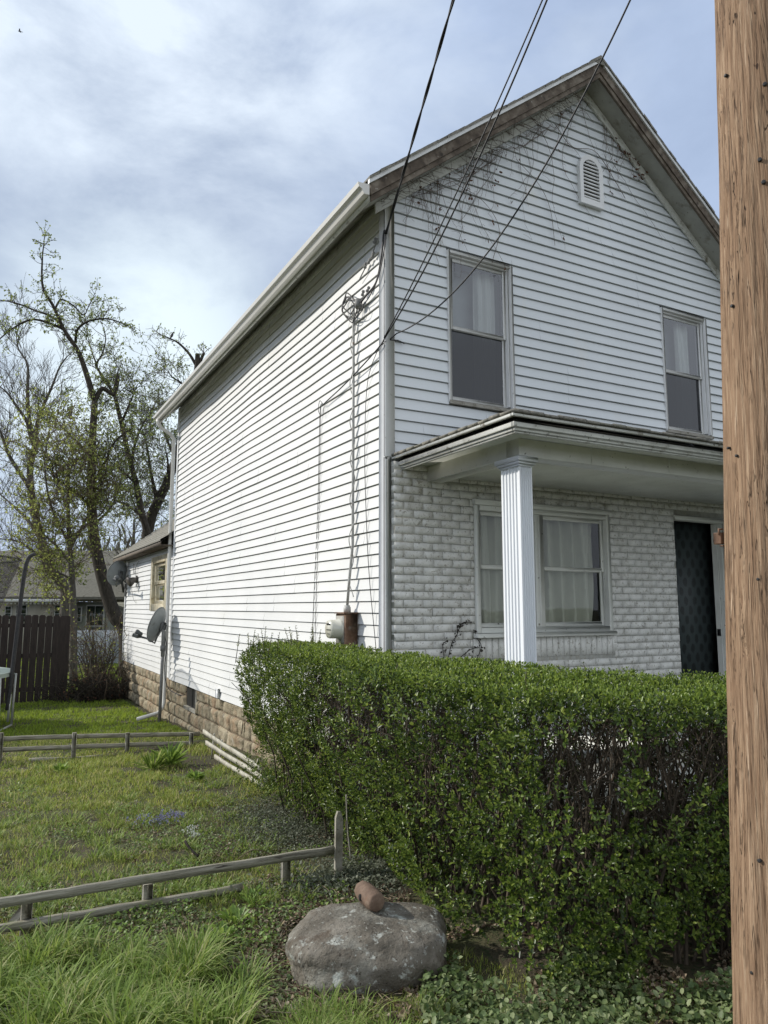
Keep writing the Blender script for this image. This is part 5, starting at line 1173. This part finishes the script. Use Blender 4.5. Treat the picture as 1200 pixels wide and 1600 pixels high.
keep &= ~((P_[:, 1] > 6.3) & (h_ < .33) & (rng.random(len(P_)) < .8))
V_, F_, ax, ls = shoots(P_[keep], N_[keep], .085, 4, .027); parts.append((V_, F_))
P2_, N2_, dn2, h2 = hside(9000, .12); keep = (dn2 > .38) & (h2 > .03); V_, F_, _, _ = shoots(P2_[keep], N2_[keep], .08, 3, .027); parts.append((V_, F_))
P3_, N3_, dn3, h3 = hside(8000, .26); keep = (dn3 > .50) & (h3 > .1); V_, F_, _, _ = shoots(P3_[keep], N3_[keep], .08, 3, .028); parts.append((V_, F_))
PT, NT, dT, _ = htop(9000); tsel = rng.random(len(PT)) < .6; V_, F_, _, _ = shoots(PT[tsel], NT[tsel], .085, 4, .025); npobj('sunlit_growth', V_, [F_], M['privet_sunlit_tip'], hedge); V_, F_, _, _ = shoots(PT[~tsel], NT[~tsel], .075, 4, .025); parts.append((V_, F_))  # part of the top growth takes a leaf colour lightened as if sunlit
PT2, NT2, dT2, _ = htop(6000, .08); V_, F_, _, _ = shoots(PT2, NT2, .075, 3, .027); parts.append((V_, F_))
# taller stray shoots on top, mostly at the far left end
hb = MB()
def stray(x, y, z, hgt, nl=9):
    P0 = np.array([x, y, z]); dr = np.array([rng.normal(0, .12), rng.normal(0, .12), 1.]); dr /= np.linalg.norm(dr); tp = P0+dr*hgt; hb.tube([P0-dr*.15, P0+dr*hgt*.5+rng.normal(0, .006, 3), tp], [.004, .003, .0015], 4)
    for k in range(nl):
        c_ = P0+dr*hgt*(k+.5)/nl; D = np.stack([rng.normal(0, 1, 3), rng.normal(0, 1, 3)]); D[:, 2] = .6; V_, F_ = leaves(np.stack([c_, c_]), D, np.tile(dr, (2, 1)), np.array([.024, .024])*(1.2-.5*k/nl), np.array([.012, .012])*(1.2-.5*k/nl)); parts.append((V_, F_))
for k in range(26): x, y = rng.uniform(2.2, 2.8), rng.uniform(6.2, 7.4); stray(x, y, ztop(x, y)-.02, rng.uniform(.06, .22))
for k in range(16): x, y = rng.uniform(2.20, 2.40), rng.uniform(6.6, 7.25); stray(x, y, ztop(x, y)-rng.uniform(.1, .7), rng.uniform(.12, .26))
for k in range(60):
    x, y = rng.uniform(2.0, 5), rng.uniform(2.2, 6.2)
    if inside(np.array([x]), np.array([y]), HP)[0]: stray(x, y, ztop(x, y)-.02, rng.uniform(.04, .10), 5)
V_, F_ = cat(parts); npobj('foliage', V_, [F_], M['privet'], hedge)
print('hedge leaves', len(F_)//2)
# stems inside
cnt = 0
while cnt < 520:
    x, y = rng.uniform(1.95, 5.7), rng.uniform(2.0, 7.4)
    if not inside(np.array([x]), np.array([y]), (HP-HP.mean(0))*.88+HP.mean(0))[0]: continue
    if x > 4.6 and rng.random() < .6 or (y > 3.0 and x < 2.46) or x < 2.32: continue
    g = gh(x, y); zt = ztop(x, y)-.05; p = np.array([x, y, g-.03]); d_ = np.array([rng.normal(0, .1), rng.normal(0, .1), 1]); P_ = [p]; nseg = 7
    for k in range(nseg): d_ = d_+rng.normal(0, .13, 3)*np.array([1, 1, .2]); d_ /= np.linalg.norm(d_); P_.append(P_[-1]+d_*(zt-g)/nseg)
    hb.tube(P_, np.linspace(rng.uniform(.006, .013), .0025, nseg+1), 5, cap=False)
    for k in range(5):
        i = rng.integers(2, nseg); q = P_[i]; d2 = rv(1)[0]*.8+np.array([0, 0, .7]); d2 /= np.linalg.norm(d2); l_ = rng.uniform(.15, .38); hb.tube([q, q+d2*l_*.5+rng.normal(0, .015, 3), q+d2*l_+rng.normal(0, .02, 3)], [.0035, .0028, .0015], 4, cap=False)
    cnt += 1
hb.build('branches', M['hedge_stem'], hedge)

# ================================================================ GRASS, WEEDS, LITTER (stuff)
footx = lambda x, y: (x > 3.0) & (y > 5.4) & (y < 20.2)
rock_mask = lambda x, y: ((x-rc[0])*rt[0]+(y-rc[1])*rt[1])**2/.13+((x-rc[0])*FW[0]+(y-rc[1])*FW[1])**2/.09 < 1
def scatter(n, dmin, dmax, lat0, lat1, pw=1.0):
    d_ = dmin+(dmax-dmin)*rng.random(n)**pw; l_ = (lat0+(lat1-lat0)*rng.random(n))*d_; x = FW[0]*d_+rt[0]*l_; y = FW[1]*d_+rt[1]*l_; return x, y, d_
def bare(x, y):                                      # where soil shows: by the rock, along the foundation, in worn spots
    v = 1.25-1.0*np.exp(-(((x-1.75)/.55)**2+((y-4.15)/.5)**2))-.85*np.exp(-(((x-1.40)/.3)**2+((y-3.4)/.35)**2))
    return v*(.05+.9*vn(x, y, 2.3, 11)+.65*vn(x, y, 7.5, 21))-.65*((x > 2.75) & (y > 6)&(y < 11))-.5*np.exp(-((x-2.35)/.3)**2)*(y > 6)
def grass(name, n, dmin, dmax, h0, h1, wd, mt, lab, thr=.25, seg=2, lat=(-.62, .62), lean=(.1, .9), pw=1.0, cond=None, kind='stuff'):
    x, y, d_ = scatter(n, dmin, dmax, *lat, pw); k = (~footx(x, y)) & (~rock_mask(x, y)) & (rng.random(n) < np.clip((bare(x, y)-thr)*2.2, .03, 1))
    if cond is not None: k &= cond(x, y)
    x, y = x[k], y[k]; m = len(x); hv = .35+.8*vn(x, y, 1.7, 12)+.9*vn(x, y, 6.5, 13)**2; hgt = rng.uniform(h0, h1, m)*hv
    V, F4, F3 = blades(np.stack([x, y, gh(x, y)-.01], 1), hgt, rng.uniform(.6, 1.3, m)*wd, rng.uniform(*lean, m), rng.random(m)*2*math.pi, seg)
    o = npobj(name, V, [F4, F3], M[mt]); tag(o, lab, 'grass', kind=kind); return o
nohedge = lambda x, y: ~inside(x, y, (HP-HP.mean(0))*.95+HP.mean(0))
grass('lawn_grass', 130000, 2.6, 7.5, .018, .060, .0045, 'lawn_blade', 'short patchy green and straw coloured lawn grass near the camera', .46, 2, cond=nohedge, pw=.8)
grass('rough_grass', 95000, 7.0, 12.5, .03, .075, .010, 'lawn_blade', 'rough lawn grass between the two rail fences', .40, 2, (-.62, .1), pw=.9, cond=nohedge)
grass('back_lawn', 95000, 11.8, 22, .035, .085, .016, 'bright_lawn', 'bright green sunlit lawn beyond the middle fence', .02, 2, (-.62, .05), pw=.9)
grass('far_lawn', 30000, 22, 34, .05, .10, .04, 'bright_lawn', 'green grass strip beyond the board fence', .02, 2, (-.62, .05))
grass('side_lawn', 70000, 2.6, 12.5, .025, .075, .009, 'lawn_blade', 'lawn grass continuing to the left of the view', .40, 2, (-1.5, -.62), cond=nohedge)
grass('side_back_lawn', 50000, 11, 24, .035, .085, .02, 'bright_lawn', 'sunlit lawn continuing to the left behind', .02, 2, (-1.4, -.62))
# long tufts in the bottom left and bottom centre
def tufts(name, spots_, lab, mt='grass_blade'):
    Bs, hs, ws, ls, ds = [], [], [], [], []
    for (x, y, n, r_, hh, w_) in spots_:
        a = rng.random(n)*2*math.pi; rr_ = r_*np.sqrt(rng.random(n)); bx, by = x+rr_*np.cos(a), y+rr_*np.sin(a); Bs.append(np.stack([bx, by, gh(bx, by)-.01], 1)); hs.append(hh*rng.uniform(.45, 1.1, n)); ws.append(w_*rng.uniform(.6, 1.3, n)); ls.append(rng.uniform(.25, 1.15, n)); ds.append(a+rng.normal(0, .7, n))
    V, F4, F3 = blades(np.concatenate(Bs), np.concatenate(hs), np.concatenate(ws), np.concatenate(ls), np.concatenate(ds), 5, .55); o = npobj(name, V, [F4, F3], M[mt]); tag(o, lab, 'grass', kind='stuff')
sp_ = []
for _ in range(105):
    x, y = rng.uniform(-.25, 1.16), rng.uniform(2.95, 4.75)
    u = (gh(x, y), x*FW[0]+y*FW[1], x*rt[0]+y*rt[1])
    px_ = 600+1148*u[2]/u[1]
    if px_ > 300 or px_ < -80 or u[1] > 3.62+.25*(px_ < 120): continue
    sp_.append((x, y, int(rng.uniform(40, 110)), rng.uniform(.05, .13), rng.uniform(.10, .24), .0085))
for _ in range(34):
    q = gz(rng.uniform(20, 380), rng.uniform(1470, 1640), -1.66); sp_.append((q[0], q[1], 120, .10, rng.uniform(.12, .24), .0085))
for _ in range(24):
    q = gz(rng.uniform(430, 700), rng.uniform(1570, 1660), -1.66); sp_.append((q[0], q[1], 110, .08, rng.uniform(.06, .14), .005))
tufts('long_grass', sp_, 'long arching bright green grass in the lower left foreground')
sp_ = []
for _ in range(300):
    q = gz(rng.uniform(-20, 480), rng.uniform(1180, 1440), -1.8)
    if q[0] > 2.1 and q[1] < 7.4: continue
    sp_.append((q[0], q[1], int(rng.uniform(20, 60)), rng.uniform(.04, .12), rng.uniform(.05, .12), .008))
tufts('grass_tufts', sp_, 'scattered taller grass tufts between the rail fences')
# creeping leafy cover
def cover(name, n, region, sz, mt, lab, hmax=.05, thr=.0):
    x, y = region(n); k = (~footx(x, y)) & (~rock_mask(x, y)) & (vn(x, y, 3.5, 15) > thr); x, y = x[k], y[k]; m = len(x); B = np.stack([x, y, gh(x, y)+rng.random(m)**1.5*hmax*(.4+1.2*vn(x, y, 5, 16))], 1); D = rv(m); D[:, 2] = np.abs(D[:, 2])*.5+.15; Nn = rv(m)*.5+np.array([0, 0, 1]); s_ = sz*rng.uniform(.55, 1.3, m)
    V, F = leaves(B, D, Nn, s_, s_*rng.uniform(.6, .85, m), .1); o = npobj(name, V, [F], M[mt]); tag(o, lab, 'ground cover', kind='stuff')
def reg_px(x0, x1, y0, y1, z=-1.7):
    def f(n):
        xs, ys = rng.uniform(x0, x1, n), rng.uniform(y0, y1, n); P_ = np.array([gz(a, b_, z) for a, b_ in zip(xs, ys)]); return P_[:, 0], P_[:, 1]
    return f
def reg_bl(cx, cy, sx, sy):
    return lambda n: (cx+rng.normal(0, sx, n), cy+rng.normal(0, sy, n))
cover('creeping_ivy', 21000, reg_px(660, 1250, 1475, 1720, -1.66), .027, 'ground_leaf', 'small round creeping leaves below the hedge at lower right', .09, .30)
g1 = gz(440, 1290, -1.76); cover('silver_ground_cover', 9000, reg_bl(g1[0]+.05, g1[1]+.1, .22, .42), .016, 'grey_leaf', 'grey green creeping patch in front of the hedge end', .06)
g1 = gz(570, 1362, -1.71); cover('ivy_patch', 7000, reg_bl(g1[0], g1[1], .26, .16), .020, 'grey_leaf', 'grey green leafy patch behind the boulder at the picket', .07)
cover('clover_weeds', 42000, reg_px(-40, 640, 1200, 1620, -1.72), .017, 'ground_leaf', 'mixed low broad leaved weeds spread through the lawn', .035, .42)
cover('bright_weeds', 14000, reg_px(-40, 620, 1130, 1500, -1.76), .022, 'weed_leaf', 'bright green leafy weed patches among the grass', .045, .60)
cover('leaf_litter', 8000, reg_px(380, 640, 1340, 1620, -1.68), .024, 'litter', 'dry brown leaf litter around the boulder', .02, .30)
cover('hedge_litter', 12000, reg_px(640, 1200, 1440, 1600, -1.66), .022, 'litter', 'dry leaves under the hedge', .015, .2)
cover('lawn_thatch', 22000, reg_px(-40, 560, 1150, 1620, -1.75), .020, 'litter', 'dry thatch showing through the thin lawn', .012, .40)
m = 900; xs, ys = reg_px(400, 640, 1380, 1590, -1.66)(m); a = rng.random(m)*math.pi; l_ = rng.uniform(.03, .14, m); B = np.stack([xs, ys, gh(xs, ys)+rng.uniform(.004, .03, m)], 1); D = np.stack([np.cos(a), np.sin(a), rng.normal(0, .15, m)], 1)
V, F = leaves(B, D, np.tile([0, 0, 1.], (m, 1)), l_, np.full(m, .005), .2); o = npobj('straw', V, [F], M['litter']); tag(o, 'pale dry straw and broken stalks beside the boulder', 'straw', kind='stuff')
# broadleaf plants
def plant(name, x, y, z, n, sz, hgt, mt, lab, group=None, arch_=.6, wr=.45):
    p = gz(x, y, z); p[2] = gh(p[0], p[1]); a = rng.random(n)*2*math.pi; el = rng.uniform(.2, 1.3, n); D = np.stack([np.cos(a)*np.cos(el), np.sin(a)*np.cos(el), np.sin(el)], 1); B = p+np.stack([np.cos(a)*.03, np.sin(a)*.03, rng.random(n)*hgt], 1)+D*.02; Nn = np.array([0, 0, 1.])-D*.5
    s_ = sz*rng.uniform(.6, 1.2, n); root = empty(name, p, lab, 'plant', group); V, F = leaves(B, D, Nn, s_, s_*wr, .25); npobj('leaves', V, [F], M[mt], root)
    b = MB()
    for k in range(5): q = p+rng.normal(0, .02, 3)*np.array([1, 1, 0]); b.tube([q-np.array([0, 0, .02]), q+rng.normal(0, .01, 3)+np.array([0, 0, hgt*.6]), q+np.array([rng.normal(0, .02), rng.normal(0, .02), hgt])], .003, 4)
    b.build('stem', M['weed_leaf'], root); return root
plant('broadleaf_weed', 368, 1440, -1.68, 30, .052, .05, 'weed_leaf', 'bright broad leaved weed left of the boulder, in front of the low rail', wr=.55)
plant('broadleaf_weed', 345, 1462, -1.68, 24, .045, .04, 'weed_leaf', 'low pale green weed just beside the long grass under the lower rail', wr=.55)
plant('broadleaf_weed', 395, 1415, -1.69, 24, .040, .09, 'weed_leaf', 'upright leafy weed behind the other weeds near the end of the lower rail', wr=.5)
plant('lily_clump', 265, 1190, -1.85, 110, .24, .05, 'weed_leaf', 'large tuft of strap leaved green plants just before the middle fence end', wr=.12)
plant('lily_clump', 238, 1197, -1.85, 80, .19, .04, 'grass_blade', 'darker strap leaved clump left of the large tuft', wr=.12)
plant('leafy_weed', 305, 1215, -1.83, 60, .07, .05, 'weed_leaf', 'lime green weed patch right of the strap leaved clumps', wr=.5)
plant('leafy_weed', 95, 1200, -1.84, 50, .07, .04, 'weed_leaf', 'green weed clump in the lawn at left below the middle fence', wr=.4)
def flowers(x, y, lab, n=26, mt='petal', r_=.05):
    p = gz(x, y, -1.77); p[2] = gh(p[0], p[1]); root = empty('flower_clump', p, lab, 'flowers', 'small flower clumps in the lawn'); B = p+np.stack([rng.normal(0, r_, n), rng.normal(0, r_, n), rng.uniform(.04, .10, n)], 1); Bn = np.repeat(B, 8, 0)+rng.normal(0, .008, (n*8, 3)); V, F = leaves(Bn, rv(n*8), rv(n*8), np.full(n*8, .012), np.full(n*8, .009)); npobj('petals', V, [F], M[mt], root)
    b = MB()
    for q in B: b.tube([[q[0], q[1], p[2]-.01], q], .0015, 3)
    b.build('stem', M['weed_leaf'], root)
flowers(272, 1276, 'brightest violet flower clump in the middle of the lawn'); flowers(256, 1279, 'violet flower clump beside the brightest one', 14); flowers(216, 1281, 'faint violet flower clump furthest left', 10); flowers(300, 1308, 'whitish flower patch by the dark curved stick', 16, 'pale_petal', .04)
b = MB(); b.tube(smooth([gz(289, 1314, -1.66), gz(297, 1326, -1.70), gz(310, 1338, -1.745)]), [.010]*9+[.009]*8, 6); o = b.build('dark_stick', M['bark_dark'], None, True); tag(o, 'short dark curved stick in the lawn', 'stick')
b = MB(); b.tube(smooth([gz(330, 1342, -1.73), gz(352, 1322, -1.72), gz(362, 1318, -1.69)]), .004, 5); b.tube(smooth([gz(372, 1342, -1.73), gz(395, 1328, -1.66), gz(420, 1334, -1.70), gz(428, 1340, -1.73)]), .0035, 5); o = b.build('dry_twigs', M['twig_brown'], None, True); tag(o, 'thin arched dry twigs just behind the foreground rail', 'twig')

# ================================================================ SHRUBS BY THE FENCE END
t = Tree(); sb = gbase(150, 1085, 18.6)
for k in range(34):
    a = rng.random()*2*math.pi; b0 = sb+np.array([math.cos(a)*.15, math.sin(a)*.15, 0]); tip_ = sb+np.array([math.cos(a)*rng.uniform(.2, .9), math.sin(a)*rng.uniform(.2, .9), rng.uniform(1.0, 1.75)]); q = [np.append(b0, .02), np.append((b0+tip_)/2+rng.normal(0, .08, 3)+np.array([0, 0, .15]), .014), np.append(tip_, .006)]; t.limb(q, 5); t.spray(q, 6, .5, 1, dict(wig=.2, up=.05, kids=3, spread=.9, leaf=.5, rmin=.004, lift=.4), .010)
t.done('bare_shrub', 'bare twiggy shrub between the board fence and the rear wing', 'shrub', sb, 'bark_grey', 'twig_brown', 'yellow_green_leaf', .05)
t = Tree(); sb = gbase(140, 1086, 18.0)
for k in range(230):
    p = sb+np.array([rng.normal(.1, .42), rng.normal(0, .25), 0]); d_ = np.array([rng.normal(0, .8), rng.normal(0, .5), 1]); h_ = rng.uniform(.3, .75); q = [np.append(p, .014), np.append(p+d_*h_*.5+rng.normal(0, .05, 3), .01), np.append(p+d_*h_*np.array([1, 1, .8]), .005)]; t.limb(q, 4)
    if k < 120: t.grow(p+d_*h_*.5, rv(1)[0]+np.array([0, 0, .4]), .35, .006, 1, dict(wig=.3, up=0, kids=3, spread=1.2, leaf=1.2))
t.done('dark_bramble', 'dense dark low bramble at the foot of the board fence end', 'shrub', sb, 'bark_dark', 'bark_dark', 'bud', .05)
t = Tree(); sb = gbase(178, 1080, 18.3)
for k in range(70):
    p = sb+np.array([rng.normal(0, .25), rng.normal(0, .2), 0]); a = rng.normal(0, .8, 2); h_ = rng.uniform(.35, .8); q = [np.append(p, .009), np.append(p+np.array([a[0]*.15, a[1]*.15, h_]), .007), np.append(p+np.array([a[0]*.5, a[1]*.4, h_*.55]), .004)]; t.limb(q, 4)
t.done('dry_canes', 'arching pale dry canes against the rear wing foundation', 'shrub', sb, 'twig_brown', 'twig_brown')

# ================================================================ VINES ON THE HOUSE FRONT
b = MB(); lp = []
def strand(x, z, ln, r_=.0022, lean=0):
    P_ = [np.array([x, YF-.035, z])]; n = max(3, int(ln/.06)); dx = lean
    for i in range(n): dx = dx*.9+rng.normal(0, .012); P_.append(P_[-1]+np.array([dx, rng.normal(0, .003), -ln/n*rng.uniform(.7, 1.1)]));  P_[-1][1] = min(P_[-1][1], YF-.026)
    b.tube(P_, np.linspace(r_, r_*.5, len(P_)), 4, cap=False)
    for q in P_[1:]:
        if rng.random() < .35:
            e_ = q+np.array([rng.normal(0, .05), rng.uniform(-.02, -.002), rng.normal(-.02, .03)]); b.tube([q, (q+e_)/2+np.array([0, -.004, .008]), e_], .0011, 3, cap=False)
            if rng.random() < .12: lp.append(e_)
zs_ = lambda x: ZA-.27-SL*abs(x-XA)
for k in range(80): x = rng.choice([rng.uniform(3.3, 5.6), rng.uniform(3.3, 4.6), rng.uniform(5.6, 6.5)], p=[.45, .4, .15]); strand(x, zs_(x)+.05, rng.exponential(.30)+.10)
for (x, ln) in ((3.62, .95), (3.70, .8), (4.02, 1.2), (4.05, .9), (4.38, 1.1), (4.72, .9), (5.05, 1.5), (5.10, 1.2), (5.5, 1.4), (5.35, 1.0), (6.02, 1.3), (6.15, 1.0), (6.05, .8), (4.2, 1.5)): strand(x, zs_(x), ln, .0030)
for k in range(9):                                   # runners along the slope and a sagging loop
    x0 = rng.uniform(3.4, 5.4); P_ = [np.array([x, YF-.04, zs_(x)-.05-.12*math.sin((x-x0)*3)**2+rng.normal(0, .015)]) for x in np.linspace(x0, x0+rng.uniform(.5, 1.1), 14)]; b.tube(P_, .0026, 4, cap=False)
b.tube(smooth([(5.25, YF-.04, 5.35), (5.5, YF-.04, 5.15), (5.85, YF-.04, 5.20), (6.15, YF-.04, 4.92), (6.3, YF-.04, 4.75)]), .004, 4); b.tube(smooth([(4.7, YF-.04, 4.75), (5.0, YF-.04, 4.55), (5.15, YF-.04, 4.3), (5.2, YF-.04, 3.9)]), .003, 4); b.tube(smooth([(3.9, YF-.04, 4.25), (4.25, YF-.04, 4.15), (4.45, YF-.04, 3.9), (4.35, YF-.04, 3.5)]), .003, 4)
vi = empty('dry_vine', (4.8, YF-.03, 3.2), 'dead brown vine tendrils hanging down the gable from the roof edge', 'vine')
b.build('stems', M['vine'], vi)
for _ in range(40): x = rng.uniform(6.1, 6.6); lp.append(np.array([x+rng.normal(0, .03), YF-.05, zs_(x)-.04+rng.normal(0, .06)]))
lp = np.repeat(np.array(lp), 2, 0)+rng.normal(0, .012, (len(lp)*2, 3)); n = len(lp); V, F = leaves(lp, rv(n)*.6+np.array([0, -.1, -.6]), rv(n), rng.uniform(.02, .05, n), rng.uniform(.01, .025, n)); npobj('dead_leaves', V, [F], M['bud'], vi)
b = MB(); lp = []                                    # debris caught behind the weathered rake board
for k in range(150):
    x = rng.uniform(3.0, 5.5); z = ZA-.14-SL*abs(x-XA); p = np.array([x, rng.uniform(YR0+.05, YF-.05), z-.03]); b.tube([p, p+np.array([rng.normal(0, .12), rng.normal(0, .04), -.02+rng.normal(0, .05)]), p+np.array([rng.normal(.05, .15), rng.normal(0, .05), -.05+rng.normal(0, .06)])], .002, 3, cap=False)
o = b.build('dry_vine_mat', M['vine']); tag(o, 'tangle of dead vine caught under the left slope of the roof edge', 'vine')
b = MB(); lp = []
for (pxs) in ([(700, 1030), (706, 1005), (714, 992), (716, 978), (730, 972)], [(714, 992), (722, 974), (738, 972)], [(745, 1030), (752, 1010), (744, 995), (742, 985)], [(694, 1028), (692, 1008), (700, 1000)], [(716, 1030), (735, 1015), (748, 1012)]):
    P_ = smooth([front(x, y, YBK-.02) for x, y in pxs]); b.tube(P_, .004, 4, cap=False)
    for q in P_[::3]: lp.append(q)
vv = empty('wall_vine', front(710, 1030, YBK-.02), 'small leafless dark vine climbing the white brick below the porch window', 'vine'); b.build('stems', M['bark_dark'], vv)
lp = np.repeat(np.array(lp), 3, 0)+rng.normal(0, .012, (len(lp)*3, 3)); lp[:, 1] -= .012; n = len(lp); V, F = leaves(lp, rv(n), rv(n), rng.uniform(.015, .03, n), rng.uniform(.01, .02, n)); npobj('dead_leaves', V, [F], M['bark_dark'], vv)
